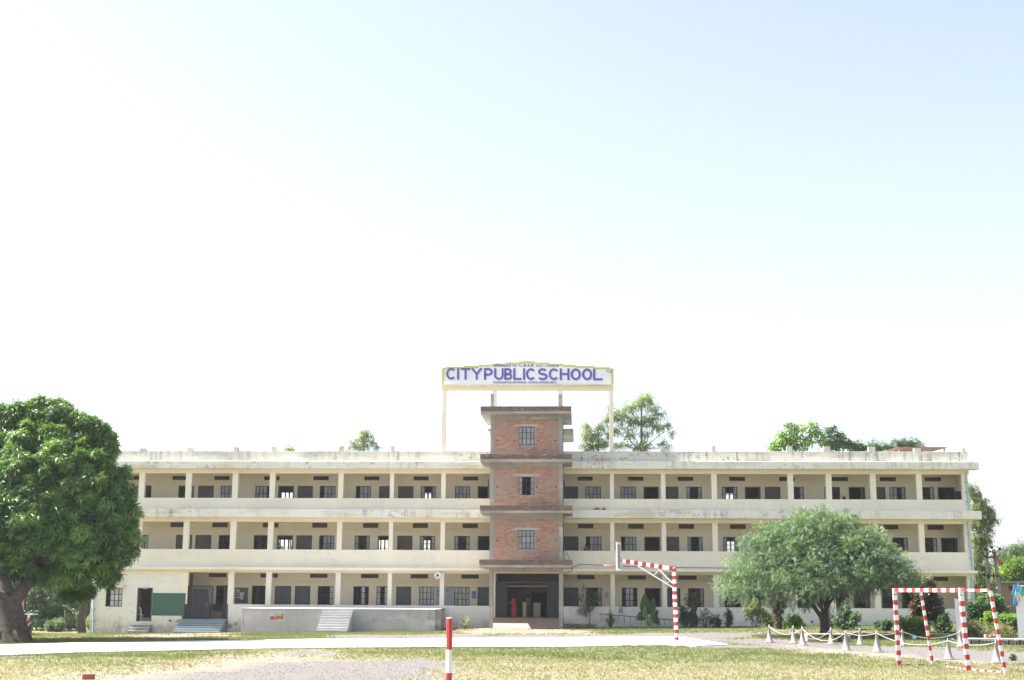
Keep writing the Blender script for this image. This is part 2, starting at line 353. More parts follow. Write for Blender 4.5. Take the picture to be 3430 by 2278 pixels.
# grass
blade = []
for k in range(4):
    a = k * 2.4; dx, dy = math.cos(a), math.sin(a); o = .02 + .025 * (k % 3)
    blade += [(-dy * .014 + dx * o, dx * .014 + dy * o, -.01), (dy * .014 + dx * o, -dx * .014 + dy * o, -.01), (dx * (o + .035), dy * (o + .035), .055 + .018 * (k % 3))]
blade = np.array(blade); bf = np.arange(12).reshape(4, 3)
m_grass = leafmat('grass_blade', (.115, .145, .055), (.19, .205, .085), (.30, .27, .165), .35, .8)
n = 190000
Yg = 34 + (rng.random(n) ** .75) * 56; Xg = (rng.random(n) - .5) * 2 * (Yg * .40 + 1) - Yg * .03
g_, d_, dry_ = masks(Xg, Yg); keep = rng.random(n) > np.clip(g_ * 1.15 + d_ * .95, 0, 1)
keep &= inside(COURT, Xg, Yg, .3) < .62
keep &= ~((Yg > 83.6) & (Xg > -21) & (Xg < -8.6)); keep &= ~((Yg > 89.3) & (Xg > -32) & (Xg < 25.5)); keep &= ~((Yg > 86) & (Xg > -6.3) & (Xg < -.8))
Xg, Yg, dry_ = Xg[keep], Yg[keep], dry_[keep]; n = len(Xg)
pos = np.stack([Xg, Yg, gz(Xg, Yg) + .018 * wob(Xg, Yg, 1.1, 5) - .01], 1)
tall = 1 + .9 * np.clip(wob(Xg, Yg, .8, 21), 0, 1) * (1 - dry_)
V, T = inst(blade, bf, pos, rotz_tilt(n, .25), rng.uniform(.45, .85, n) * tall)
tone = np.repeat(np.clip(dry_ * .72 + .06 + rng.normal(.12, .16, n), 0, 1), 4)
me = np_mesh('grass', V, T, tone=tone); me.materials.append(m_grass); tag(link('grass', me), kind='stuff')
# loose stones on the gravel
n = 60000; Yg = 34 + rng.random(n) * 54; Xg = (rng.random(n) - .5) * 2 * (Yg * .40) - Yg * .03
g_, d_, dry_ = masks(Xg, Yg); keep = (rng.random(n) < g_ * .95 + d_ * .15) & (inside(COURT, Xg, Yg, .25) < .4); Xg, Yg = Xg[keep], Yg[keep]; n = len(Xg)
octv = np.array([(1, 0, 0), (-1, 0, 0), (0, 1, 0), (0, -1, 0), (0, 0, .7), (0, 0, -.7)]) * .5
octf = np.array([(0,2,4),(2,1,4),(1,3,4),(3,0,4),(2,0,5),(1,2,5),(3,1,5),(0,3,5)])
V, T = inst(octv, octf, np.stack([Xg, Yg, gz(Xg, Yg) + .005], 1), rotz_tilt(n, .6), rng.uniform(.015, .036, n))
m, nt, N, L, P = nodes('loose_gravel'); P.inputs['Roughness'].default_value = .9; L.new(mix(nt, attr(nt, 'tone'), (.13, .122, .122), (.24, .23, .225)), P.inputs['Base Color'])
me = np_mesh('gravel', V, T, tone=np.repeat(rng.random(n), 8)); me.materials.append(m); tag(link('gravel', me), kind='stuff')

# ------------------------------------------------------------------ the school building
YF, YB, YR = 90.0, 92.4, 98.6                 # verandah front, classroom wall, rear wall
X0, X1 = -32.2, 25.45
B = thing('school_building', 'long three storey cream school building with open verandahs and a bare brick stair tower', 'building', (-3.4, YF, 0))
def X(px, py=1630, Y=YF): return at(px, py, Y).x
COLS = {3: [(465,484),(621.5,640.5),(778,797),(903,921),(1133,1150),(1306,1319.5),(1478,1492.5),(2043,2056.6),(2214,2229),(2383,2401),(2639,2658),(2767,2786),(2915,2934.5),(3070,3088.5),(3222.5,3241)]}
COLX = [(X(a, 1625), X(b, 1625)) for a, b in COLS[3]]
TL, TR = at(1640.6, 1730, 87).x, at(1885.5, 1730, 87).x      # tower side faces
DOORROOM = X(627, 2000)
# verandah columns, one part each
for lv, (z0, z1) in {1: (1.326, 3.398), 2: (4.905, 6.724), 3: (8.29, 9.935)}.items():
    for i, (a, b_) in enumerate(COLX):
        if lv == 1 and i == 0: continue
        if lv == 1 and i == 1: a, b_ = DOORROOM - .32, DOORROOM
        MB().box(a, b_, YF, YF + .3, z0, z1).build('column', m_cream, B)
WL = [(X0, TL), (TR, X1)]
for k, (a, b_) in enumerate(WL):
    e = .5 if k else 0
    MB().box(a, b_, YF, YF + .3, 3.398, 3.56).build('beam', m_beam, B)
    MB().box(a, b_, YF, YF + .3, 6.724, 6.997).build('beam', m_beam, B)
    MB().box(a, b_, YF, YF + .3, 9.935, 10.211).build('beam', m_beam, B)
    MB().box(a - .02, b_ + .12 * k, YF - .42, YB + .1, 3.56, 3.746).build('floor_slab', m_cream, B, bevel=.02)
    MB().box(a - .02, b_ + e, YF - .6, YF + .3, 6.997, 7.536).box(a, b_, YF + .3, YB + .1, 6.98, 7.14).build('ledge', m_ledge, B, bevel=.03)
    MB().box(a - .02, b_ + e, YF - .6, YF + .3, 10.211, 10.712).box(a, b_, YF + .3, YR + .1, 10.2, 10.36).build('ledge', m_ledge, B, bevel=.03)
    MB().box(a, b_, YF, YF + .15, 3.746, 4.905).build('railing_wall', m_cream, B)
    MB().box(a, b_, YF, YF + .15, 7.536, 8.29).build('railing_wall', m_cream, B)
    MB().box(a, b_, YF + .02, YF + .16, 10.712, 11.427).build('parapet', m_parapet, B, bevel=.015)
# rooftop stubs standing on the parapet line
for a, b_, t in [(470,489,1502),(626,646,1499.5),(782.6,800,1498),(909,925,1496),(1136,1152,1494.6),(1309,1321,1494.5),(2210.7,2225,1495.5),(2383,2397,1494),(2635.7,2654.4,1495),(2758.7,2781,1495.5),(2908.5,2931.6,1496.5),(3061,3084,1501.5),(3222,3233,1501.5)]:
    MB().box(X(a, 1500), X(b_, 1500), YF - .01, YF + .24, 10.712, at((a + b_) / 2, t, YF).z).build('parapet_post', m_parapet, B)
# ground-floor front walls
DX = (at(457, 2025, YF).x + .04, at(509, 2025, YF).x); DZ = (at(480, 2081, YF).z, at(480, 1969, YF).z)
WX = (at(354, 2000, YF).x, at(410, 2000, YF).x); WZ = (at(380, 2032, YF).z, at(380, 1970.4, YF).z)
MB().wall(X0, DOORROOM - .32, -1.1, 3.398, YF, YF + .3, [(*DX, *DZ), (*WX, *WZ)]).build('front_wall', m_base, B)
MB().box(X(764.6, 2030), TL, YF, YF + .2, -1.1, 1.326).build('railing_wall', m_base, B)
MB().box(TR, X1, YF, YF + .2, -.6, 1.326).build('railing_wall', m_base, B)
# side walls of the block and classroom floors
MB().box(X0, X0 + .3, YF + .3, YR, -1.1, 11.4).build('end_wall', m_cream, B)
e = MB().box(X1 - .3, X1, YB, YR, -.6, 11.4)
for z0, z1 in ((-.6, 3.555), (3.75, 6.975), (7.145, 10.195)): e.box(X1 - .25, X1 - .01, YF + .3, YB, z0, z1)
e.build('end_wall', m_cream, B)
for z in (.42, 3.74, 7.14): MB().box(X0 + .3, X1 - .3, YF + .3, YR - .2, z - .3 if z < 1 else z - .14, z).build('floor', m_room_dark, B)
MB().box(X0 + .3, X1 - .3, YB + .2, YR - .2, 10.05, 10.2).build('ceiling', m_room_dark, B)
# classroom wall openings
FZ = {1: .42, 2: 3.74, 3: 7.14}
OPT = {1: at(1200, 1964, YB).z, 2: at(1200, 1794, YB).z, 3: at(1200, 1628, YB).z}
VEN = {1: (at(1200, 1936.5, YB).z, at(1200, 1922.5, YB).z), 2: (at(1200, 1768, YB).z, at(1200, 1752, YB).z), 3: (at(1200, 1609, YB).z, at(1200, 1595.5, YB).z)}
YP = {1: 2000, 2: 1815, 3: 1650}
# kind: w<pattern> window (g glass, d open, c curtained, s seen through), x closed leaf, o open doorway, t open doorway seen through
OPEN = {
 3: [(453.4,506.7,'wggdd'),(597.6,649.6,'o'),(663.6,715.6,'x'),(738.8,792,'wgggg'),(855,907,'wgggd'),(932,984,'t'),(996.6,1048,'x'),(1071,1124,'wdggg'),(1191.8,1242.8,'wdggg'),(1270,1321,'x'),(1334,1385,'x'),(1409.6,1460,'wgsdg'),(1524,1575.4,'wgggg'),(1600.6,1650,'o'),
     (1885,1936,'x'),(1960.8,2012.7,'wgggg'),(2078,2130,'wgggg'),(2155.6,2206.7,'o'),(2221,2272,'x'),(2299,2351,'wgddg'),(2417.6,2470,'wgssg'),(2494.9,2547.6,'o'),(2561.9,2614,'x'),(2640,2692.6,'wdddg'),(2761,2814,'wggdd'),(2843,2898,'o'),(2912,2965.7,'x'),(2978.7,3033.6,'wggdg'),(3076,3128.6,'wdddg'),(3141,3198,'o')],
 2: [(443.6,497,'wddgg'),(589,643,'x'),(654,707.6,'x'),(732,785,'wdddd'),(850,902,'wdddd'),(928,981,'t'),(992.5,1045,'x'),(1069,1120,'wdggg'),(1187.6,1238.6,'wgddg'),(1265.8,1316,'t'),(1330.5,1381.5,'x'),(1406,1457,'wgsdg'),(1521.8,1573.5,'wgddg'),(1600,1650,'o'),
     (1885.5,1937.5,'x'),(1962.8,2015,'wdggg'),(2080,2131.8,'wdggg'),(2158,2211,'o'),(2222,2274.7,'x'),(2302.6,2354,'wgddg'),(2421.6,2474,'wgssg'),(2497,2550,'o'),(2565,2617,'x'),(2640,2693,'wgggg'),(2765,2818,'wgggg'),(2850,2903,'o'),(2916,2970,'x'),(2988,3041,'wdddg'),(3087,3139,'wdddg'),(3152,3207.7,'o')],
 1: [(723,777,'wdddd'),(843,897,'wdddd'),(920,974.6,'b'),(987,1038.8,'b'),(1064,1116,'wdddc'),(1183,1235,'wddcd'),(1261,1312,'wcdcd'),(1326.6,1377,'b'),(1403.5,1455,'wcccc'),(1521,1573,'wcccc'),(1599.5,1650,'b'),
     (1886,1938,'b'),(1964,2016,'wdddg'),(2083,2135,'wdccd'),(2160,2212.8,'o'),(2226,2279,'b'),(2305,2358.5,'wdddg'),(2427,2480,'wdddd'),(2507,2560.5,'o'),(2574.5,2625,'b'),(2655,2707.8,'wdddd'),(2779,2830.6,'wdddd'),(2860,2914,'o'),(2954,3005,'wdddd'),(3020.7,3075,'o'),(3088,3140,'o')]}
VENT = {3: [(428.6,480),(575,626),(715.6,766.6),(883,934.6),(1048,1100),(1219,1270),(1384,1435),(1550.5,1601.5),(1934.4,1985.5),(2104,2155.6),(2270.7,2322.6),(2444,2496.4),(2611,2664),(2788,2842),(2949,3003),(3100,3154.5)],
        2: [(568,620),(708.5,761),(878,931),(1044,1095),(1214.7,1265.8),(1381.5,1432.5),(1548.6,1600),(1935.8,1988),(2105,2157),(2274,2326),(2447,2499),(2620,2672),(2795,2848),(2958,3011.6),(3109,3163.7)],
        1: [(585,635),(696,755),(869.4,928),(1036.6,1094.7),(1207.5,1266),(1374,1433),(1544.8,1603),(1933,1992),(2104,2164),(2273,2334.7),(2450,2510),(2625,2684),(2800,2860),(2965,3025),(3119.7,3179)]}
REAR = {1: [], 2: [], 3: []}
def frame_mesh(x0, x1, z0, z1, y, cols, rows, th=.045, mull=.05):
    b = MB(); b.box(x0, x1, y, y + .08, z0, z0 + th).box(x0, x1, y, y + .08, z1 - th, z1).box(x0, x0 + th, y, y + .08, z0 + th, z1 - th).box(x1 - th, x1, y, y + .08, z0 + th, z1 - th)
    w_ = (x1 - x0) / cols
    for i in range(1, cols): b.box(x0 + i * w_ - mull / 2, x0 + i * w_ + mull / 2, y + .01, y + .07, z0 + th, z1 - th)
    h_ = (z1 - z0) / rows
    for j in range(1, rows): b.box(x0 + th, x1 - th, y + .018, y + .06, z0 + j * h_ - .018, z0 + j * h_ + .018)
    return b
PANE = {}
def pane(parent, cx, y, cz, w_, h_, mat):
    k = (round(w_, 2), round(h_, 2), mat.name)
    if k not in PANE:
        b = MB().box(-w_ / 2, w_ / 2, -.004, .004, -h_ / 2, h_ / 2); me = bpy.data.meshes.new('pane'); me.from_pydata(b.v, [], b.f); me.materials.append(mat); PANE[k] = me
    return link('pane', PANE[k], parent, (cx, y, cz))
def window(x0, x1, z0, z1, y, pat, rows, parent=B, cols=4):
    fr = frame_mesh(x0, x1, z0, z1, y, cols, rows)
    # grille bars of the open lights
    w_ = (x1 - x0) / cols; h_ = (z1 - z0) / rows
    for i, ch in enumerate(pat):
        if ch in 'ds':
            for q in (.33, .66): fr.box(x0 + (i + q) * w_ - .008, x0 + (i + q) * w_ + .008, y + .05, y + .066, z0 + .04, z1 - .04)
    f = fr.build('window', m_frame, parent)
    for i, ch in enumerate(pat):
        if ch in 'gc':
            for j in range(rows):
                mt = m_glass if ch == 'g' else m_curtain
                pane(f, x0 + (i + .5) * w_, y + .035, z0 + (j + .5) * h_, w_ - .05, h_ - .036, mt)
    return f
for lv in (1, 2, 3):
    holes = []; z1 = OPT[lv]; sill = {1: 1.30, 2: 4.86, 3: 8.24}[lv]
    for a, b_, kd in OPEN[lv]:
        x0, x1 = at(a, YP[lv], YB).x, at(b_, YP[lv], YB).x
        zb = sill if kd[0] == 'w' else FZ[lv]
        holes.append((x0, x1, zb, z1))
        if kd[0] == 'w': window(x0, x1, zb, z1, YB + .05, kd[1:], 3 if lv == 1 else 2)
        else:
            fr = MB().box(x0, x0 + .07, YB - .012, YB + .10, zb, z1 - .07).box(x1 - .07, x1, YB - .012, YB + .10, zb, z1 - .07).box(x0, x1, YB - .012, YB + .10, z1 - .07, z1)
            d = fr.build('door', m_brown, B)
            if kd in 'xb':
                lf = MB().box(x0 + .07, x1 - .07, YB + .04, YB + .075, zb, z1 - .07)
                for q in range(1, 6): xx = x0 + .07 + (x1 - x0 - .14) * q / 6; lf.box(xx - .006, xx + .006, YB + .034, YB + .04, zb + .05, z1 - .12)
                lf.build('door_leaf', m_brown if kd == 'x' else m_bluedoor, d)
                MB().tube([(x1 - .17, YB + .03, zb + 1.0), (x1 - .17, YB - .0, zb + 1.02), (x1 - .17, YB + .03, zb + 1.15)], .012, 5).build('door_handle', m_grey, d)
            else:
                MB().box(x1 - .11, x1 - .075, YB + .1, YB + .75, zb + .01, z1 - .08).build('door_leaf', m_brown, d)
        if 's' in kd or kd == 't':
            yy = {3: 1655, 2: 1822, 1: 1990}[lv]; q0, q1 = at(a + 4, yy, YR).x, at(b_ - 4, yy, YR).x
            REAR[lv].append((q0 - .15, q1 + .1, FZ[lv] + .9, FZ[lv] + 2.15))
    for a, b_ in VENT[lv]:
        x0, x1 = at(a, YP[lv], YB).x, at(b_, YP[lv], YB).x; v0, v1 = VEN[lv]; holes.append((x0, x1, v0, v1))
        f = MB().box(x0, x1, YB + .03, YB + .07, v0, v0 + .025).box(x0, x1, YB + .03, YB + .07, v1 - .025, v1).box(x0, x0 + .025, YB + .03, YB + .07, v0 + .025, v1 - .025).box(x1 - .025, x1, YB + .03, YB + .07, v0 + .025, v1 - .025).build('ventilator', m_vent, B)
        if lv == 3:
            g = MB()
            for q in range(1, 9): xx = x0 + (x1 - x0) * q / 9; g.box(xx - .01, xx + .01, YB + .04, YB + .055, v0 + .025, v1 - .025)
            g.build('vent_grille', m_vent, f); MB().box(x0 + .02, x1 - .02, YB + .10, YB + .106, v0 + .02, v1 - .02).build('pane', m_darkpane, f)
        else:
            g = MB()
            for q in range(4): zz = v0 + .03 + (v1 - v0 - .05) * q / 4; g.box(x0 + .025, x1 - .025, YB + .05, YB + .075, zz, zz + (v1 - v0) / 5)
            g.build('louvre', m_vent, f)
    za, zc = {1: (-.3, 3.56), 2: (3.74, 6.98), 3: (7.14, 10.2)}[lv]
    for (xa, xb) in ((X0 + .3, at(1655, 1900, YB).x), (at(1876, 1900, YB).x, X1 - .3)):
        hh = [h for h in holes if xa < (h[0] + h[1]) / 2 < xb]
        MB().wall(xa, xb, za, zc, YB, YB + .2, hh).build('classroom_wall', m_room, B)
    MB().wall(X0 + .3, X1 - .3, za, zc, YR - .2, YR, REAR[lv]).build('rear_wall', m_cream, B)
    for q0, q1, r0, r1 in REAR[lv]: frame_mesh(q0, q1, r0, r1, YR - .14, 4, 2, mull=.09).build('window', m_frame, B)
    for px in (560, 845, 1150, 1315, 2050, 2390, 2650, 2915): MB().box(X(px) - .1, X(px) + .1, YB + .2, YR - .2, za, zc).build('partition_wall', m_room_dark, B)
# conduit lines run along the verandah walls
for lv, py in ((1, 1948), (2, 1773)):
    for (a, b_) in ((640, 1640), (1890, 3200)):
        p = [at(a + (b_ - a) * k / 14, py + 1.0 * math.sin(k * 1.9), YB - .02) for k in range(15)]
        z = [q.z for q in p]; zm = sum(z) / len(z)
        MB().tube([(q.x, q.y, zm + .018 * math.sin(k * 2.2)) for k, q in enumerate(p)], .012, 5).build('conduit', m_room, B)
# left end room: sunshade, window, door
wf = window(*WX, *WZ, YF + .06, 'dccc', 3)
MB().box(at(346, 1962, YF).x, at(420, 1962, YF).x, YF - .4, YF - .003, WZ[1] + .1, WZ[1] + .2).build('window_shade', m_ledge, B, bevel=.02)
dr = MB().box(DX[0], DX[0] + .09, YF - .02, YF + .1, *DZ).box(DX[1] - .09, DX[1], YF - .02, YF + .1, *DZ).box(DX[0] + .09, DX[1] - .09, YF - .02, YF + .1, DZ[1] - .09, DZ[1]).build('door', m_dark, B)
MB().box(DX[0] + .1, DX[0] + .14, YF + .12, YF + .95, DZ[0], DZ[1] - .1).build('door_leaf', m_brown, dr)
MB().box(X0 + .3, DOORROOM - .35, YB - .1, YB - .003, -.6, 3.3).build('inner_wall', m_room_dark, B)
# step at the brown door (its own flight) and the wide blue-grey flight
def flight(name, label, px0, px1, pyt, Yback, n, depth, mat, zt, nose=None):
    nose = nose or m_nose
    zb = float(gz(at(px0, pyt, Yback).x, Yback - n * depth)) - .15
    x0, x1 = at(px0, pyt, Yback).x, at(px1, pyt, Yback).x
    t = thing(name, label, 'steps', ((x0 + x1) / 2, Yback - n * depth / 2, zb + .15))
    h = (zt - (zb + .15)) / n
    for k in range(n):
        MB().box(x0, x1, Yback - (k + 1) * depth, Yback - k * depth - .002, zb, zt - k * h - .032).build('step', mat, t, bevel=.012)
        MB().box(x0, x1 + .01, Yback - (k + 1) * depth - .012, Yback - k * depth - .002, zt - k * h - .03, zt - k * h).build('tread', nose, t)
    return t
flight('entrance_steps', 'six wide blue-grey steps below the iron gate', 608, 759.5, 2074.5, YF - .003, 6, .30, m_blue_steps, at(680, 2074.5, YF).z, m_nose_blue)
flight('door_steps', 'three small stained grey steps under the narrow brown doorway', 441, 509, 2091, YF - .003, 3, .28, m_stone, at(480, 2091, YF).z)
# iron gate at the top of the steps
GX0, GX1 = at(623, 2020, YF).x, at(762, 2020, YF).x; GZ0, GZ1 = at(680, 2074, YF).z, at(680, 1962, YF).z
g = thing('iron_gate', 'dark iron verandah gate with a solid ribbed leaf and slotted edge above the blue-grey steps', 'gate', ((GX0 + GX1) / 2, YF + .1, GZ0))
lx1 = at(711, 2020, YF).x
b = MB(); b.box(GX0, GX0 + .12, YF + .06, YF + .1, GZ0 + .05, GZ1).box(lx1 - .09, lx1, YF + .06, YF + .1, GZ0 + .05, GZ1).box(GX0 + .12, lx1 - .09, YF + .06, YF + .1, GZ1 - .06, GZ1).box(GX0 + .12, lx1 - .09, YF + .06, YF + .1, GZ0 + .05, GZ0 + .14)
b.build('gate_frame', m_iron, g)
sx0, sx1 = GX0 + .42, lx1 - .32
b = MB().box(sx0, sx1, YF + .075, YF + .085, GZ0 + .14, GZ1 - .22)
for q in range(12): xx = sx0 + (sx1 - sx0) * q / 12; b.box(xx, xx + (sx1 - sx0) / 24, YF + .06, YF + .075, GZ0 + .14, GZ1 - .22)
b.build('ribbed_panel', m_iron, g)
for q in range(19):
    zz = GZ0 + .16 + q * (GZ1 - GZ0 - .3) / 19; MB().box(GX0 + .12, sx0, YF + .068, YF + .09, zz, zz + .055).build('slat', m_iron, g)
for q in range(9):
    xx = sx0 + (sx1 - sx0) * q / 9; MB().box(xx, xx + .06, YF + .068, YF + .09, GZ1 - .22, GZ1 - .06).build('slat', m_iron, g)
for q in (.1, .2): MB().box(lx1 - .09 - q, lx1 - .09 - q + .045, YF + .068, YF + .09, GZ0 + .14, GZ1 - .06).build('bar', m_iron, g)
xa = at(748, 2020, YF).x; b = MB().box(xa, xa + .04, YF + .04, YF + .6, GZ0 + .05, GZ1 + .05).box(GX1 - .05, GX1, YF + .04, YF + .08, GZ0 + .05, GZ1)
for q in range(20): zz = GZ0 + .1 + q * (GZ1 - GZ0 - .15) / 20; b.box(xa + .04, GX1 - .05, YF + .05, YF + .075, zz, zz + .05)
b.build('folded_leaf', m_iron, g)
MB().tube([(lx1 - .42, YF + .05, GZ0 + .85), (lx1 - .42, YF + .02, GZ0 + .9), (lx1 - .42, YF + .05, GZ0 + 1.0)], .015, 5).build('latch', m_grey, g)
bx0, bx1 = at(704, 2040, YF + 1.6).x, at(750, 2040, YF + 1.6).x
bn = thing('verandah_bench', 'dark box bench standing inside the iron gate', 'bench', ((bx0 + bx1) / 2, YF + 1.6, .42))
MB().box(bx0, bx1, YF + 1.5, YF + 1.9, .85, 1.32).build('seat', m_dark, bn)
for q in (bx0 + .02, bx1 - .08): MB().box(q, q + .06, YF + 1.5, YF + 1.9, .42, .85).build('leg', m_dark, bn)
# drain pipes are parts of the building
def pipe(path, r=.055):
    o = MB().tube(path, r, 8).build('drainpipe', m_pipe, B); cl = MB()
    for k in range(1, 4):
        p = Vector(path[0]).lerp(Vector(path[-1]), k / 4); cl.box(p.x - r - .05, p.x + r + .05, p.y - .02, p.y + .1, p.z - .015, p.z + .015)
    cl.build('clamp', m_dark, o)
pipe([at(311, 2122, YF - .12), at(314, 1960, YF - .12)])
for (pa, pb) in (((3246, 1712), (3236, 1583)), ((3258.5, 1912), (3241, 1747)), ((3264, 2085), (3254, 1932))): pipe([at(*pa, YF - .1), at(*pb, YF - .1)], .06)
MB().box(X1 + .3, X1 + .62, YF - .1, YF + .05, 3.60, 3.70).build('cable_bracket', m_conc, B)
MB().tube([at(3252, 1914, YF + .05), at(3250, 1860, YF + .05)], .03).build('cable_bracket', m_conc, B)
# brown stain panel in the last ground-floor bay
MB().box(at(3229, 2000, YF + .32).x, at(3247, 2000, YF + .32).x, YB - .07, YB - .01, 1.0, at(3240, 2019, YF + .32).z).build('dado_panel', simple('dado_red_brown', (.26, .12, .08), .8), B)

# ---- brick stair tower
YT, YC = 87.0, 86.0                             # tower face, canopy front
def bands(px0, px1, yt, ym, yb):
    return at(px0, ym, YC).x, at(px1, ym, YC).x, at(1760, yt, YC).z, at(1760, ym, YC).z, at(1760, yb, YC).z
BAND = [bands(1604.6, 1918, 1874, 1892, 1901), bands(1607, 1916.5, 1693, 1709.7, 1718), bands(1608, 1915.3, 1520, 1538, 1547), bands(1609, 1914.4, 1360, 1377.7, 1385)]
PAN = [(1731.6, 1873.7), (1560.5, 1690), (1399.7, 1519)]
PX0, PX1 = at(1653.3, 1730, YT).x, at(1872, 1730, YT).x
ztop = at(1760, 1385, YT).z
for k, (x0, x1, zt, zm, zb) in enumerate(BAND):
    MB().box(x0, x1, YC, YB - .1 if k < 3 else YC + 6.2, zb, zm).build('canopy_slab', m_conc, B, bevel=.02)
    MB().box(x0 + .012, x1 - .012, YC + .112, YC + .2, zm, zt - .01).build('canopy_upstand', m_mortar, B)
    MB().box(TL - .0, TR, YT, YT + .28, zb - .26, zb - .003).build('tower_beam', m_conc, B)
for xa, xb in ((TL, PX0), (PX1, TR)):
    MB().box(xa, xb, YT - .01, YT + .3, -.3, BAND[0][4] - .26).build('tower_pillar', m_conc, B)
    for k in (1, 2, 3): MB().box(xa, xb, YT - .01, YT + .3, BAND[k - 1][3] + .0, BAND[k][4] - .263).build('tower_pillar', m_conc, B)
MB().box(*sorted((at(1642, 1340, YT).x, at(1653, 1340, YT).x)), YT + .3, YT + .55, BAND[3][3], at(1647, 1319, YT + .3).z).build('starter_column', m_conc, B)
MB().box(*sorted((at(1870.4, 1340, YT).x, at(1883, 1340, YT).x)), YT + .3, YT + .55, BAND[3][3], at(1876, 1320, YT + .3).z).build('starter_column', m_conc, B)
# bricks: the nearest 300 as parts of their own, the others joined in one part
BL, BH, BD, MO = .217, .062, .10, .018
brick_meshes = {}
def brick_me(mat, kx):
    if (mat.name, kx) not in brick_meshes:
        j = .004 * ((kx * 37) % 3 - 1); b = MB(); b.tn = ((kx * 7) % 10) / 10; b.box(-BL / 2, BL / 2, -.006 + j, BD - .02, -BH / 2, BH / 2)
        me = bpy.data.meshes.new('brick'); me.from_pydata(b.v, [], b.f); a = me.attributes.new('tone', 'FLOAT', 'FACE'); a.data.foreach_set('value', b.t); me.materials.append(mat); brick_meshes[(mat.name, kx)] = me
    return brick_meshes[(mat.name, kx)]
count = [0]; rest = {'a': MB(), 'b': MB()}
def course(x0, x1, z0, z1, y, holes, mat, single):
    rows = max(1, int(round((z1 - z0) / (BH + MO)))); ph = (z1 - z0) / rows
    for r in range(rows):
        z = z0 + r * ph + MO / 2; x = x0 + (0 if r % 2 else -(BL + MO) / 2)
        while x < x1 - .02:
            a, b_ = max(x, x0 + .003), min(x + BL, x1 - .003); x += BL + MO
            if b_ - a < .04: continue
            if any(h[0] < (a + b_) / 2 < h[1] and h[2] < z + BH / 2 < h[3] for h in holes): continue
            if random.random() < .004: continue
            if single and count[0] < 298 and b_ - a > BL - .01:
                count[0] += 1; link('brick', brick_me(mat, random.randrange(10)), B, ((a + b_) / 2, y, z + BH / 2))
            else:
                m_ = rest['a' if mat is m_brick else 'b']; m_.tn = min(1, max(0, random.gauss(.5, .3))); j = random.uniform(-.004, .005)
                m_.box(a, b_, y - .006 + j, y + BD - .02, z, z + BH)
for k, (x0, x1, zt, zm, zb) in enumerate(BAND): course(x0, x1, zm, zt, YC + .02, [], m_oldbrick, k < 4)
WIN = [(1734, 1790, 1775.5, 1840), (1735.5, 1791, 1596.5, 1660), (1735.5, 1790.6, 1428.6, 1491)]
for k, (yt, yb) in enumerate(PAN):
    z1, z0 = at(1760, yt, YT).z, BAND[k][2] - .15 if False else at(1760, yb, YT).z
    z0 = BAND[k][3]; a, b_, t, q = WIN[k]; hx = (at(a, (t + q) / 2, YT).x, at(b_, (t + q) / 2, YT).x, at(1760, q, YT).z, at(1760, t, YT).z)
    lint = (hx[0] - .35, hx[1] + .35, hx[3] + .0, hx[3] + .16)
    MB().wall(PX0, PX1, z0, BAND[k + 1][4] - .263, YT + .05, YT + .25, [hx]).build('tower_wall', m_mortar, B)
    MB().wall(lint[0], lint[1], lint[2], lint[3], YT + .025, YT + .049, []).build('lintel', m_mortar, B)
    course(PX0, PX1, z0, BAND[k + 1][4] - .263, YT - .03 + .02, [hx, lint], m_brick, False)
    window(hx[0] + .003, hx[1] - .003, hx[2] + .003, hx[3] - .003, YT + .04, 'gdgg' if False else ('gddg' if k == 1 else 'gggg'), 3)
    if k == 1: MB().box(hx[0] + .5, hx[0] + .53, YT - .12, YT + .04, hx[2] + .05, hx[3] - .05).build('shutter_leaf', m_frame, B)
for kx in rest:
    o = rest[kx].build('brickwork', m_brick if kx == 'a' else m_oldbrick, B); o['kind'] = 'stuff'
# scaffold holes left in the brickwork
for (px, py) in [(1665,1631),(1720,1631),(1799,1632),(1863,1632),(1666,1811),(1719,1811),(1804,1811),(1863,1811),(1668,1477),(1724,1477),(1803,1476),(1860,1477)]:
    p = at(px, py, YT); MB().box(p.x - .05, p.x + .05, YT - .022, YT - .018, p.z - .04, p.z + .04).build('putlog_hole', m_dark, B)
# tower side walls, rear roof slab wings
for xa, xb in ((TL + .05, TL + .25), (TR - .25, TR - .05)):
    MB().box(xa, xb, YT + .3, YB + 1.0, BAND[0][3], BAND[3][4] - .003).build('tower_side_wall', m_mortar, B)
MB().box(TL + .25, TR - .25, YB + .8, YB + 1.0, BAND[0][3], BAND[3][4] - .003).build('tower_rear_wall', m_mortar, B)
zw = at(1690, 1437, YB - 1).z
MB().box(BAND[3][0] + .15, BAND[3][1] + .1, YB - 1.2, YB + 6, zw - .16, zw).build('stair_roof_slab', m_conc, B)
MB().tube([at(1885.5, 1880, YT + .35), at(1885.5, 1410, YT + .35)], .04).build('downpipe', m_dark, B)
for s_, px in ((1, 1890),): MB().box(at(px - 4, 1630, YT + .4).x, at(px + 1.5, 1630, YT + .4).x, YT + .4, YT + 1.1, at(px, 1665, YT + .4).z, at(px, 1608, YT + .4).z).build('open_shutter', m_frame, B)
MB().box(at(1634, 1630, YT + .4).x, at(1639, 1630, YT + .4).x, YT + .4, YT + 1.0, at(1636, 1668, YT + .4).z, at(1636, 1607, YT + .4).z).build('open_shutter', m_frame, B)
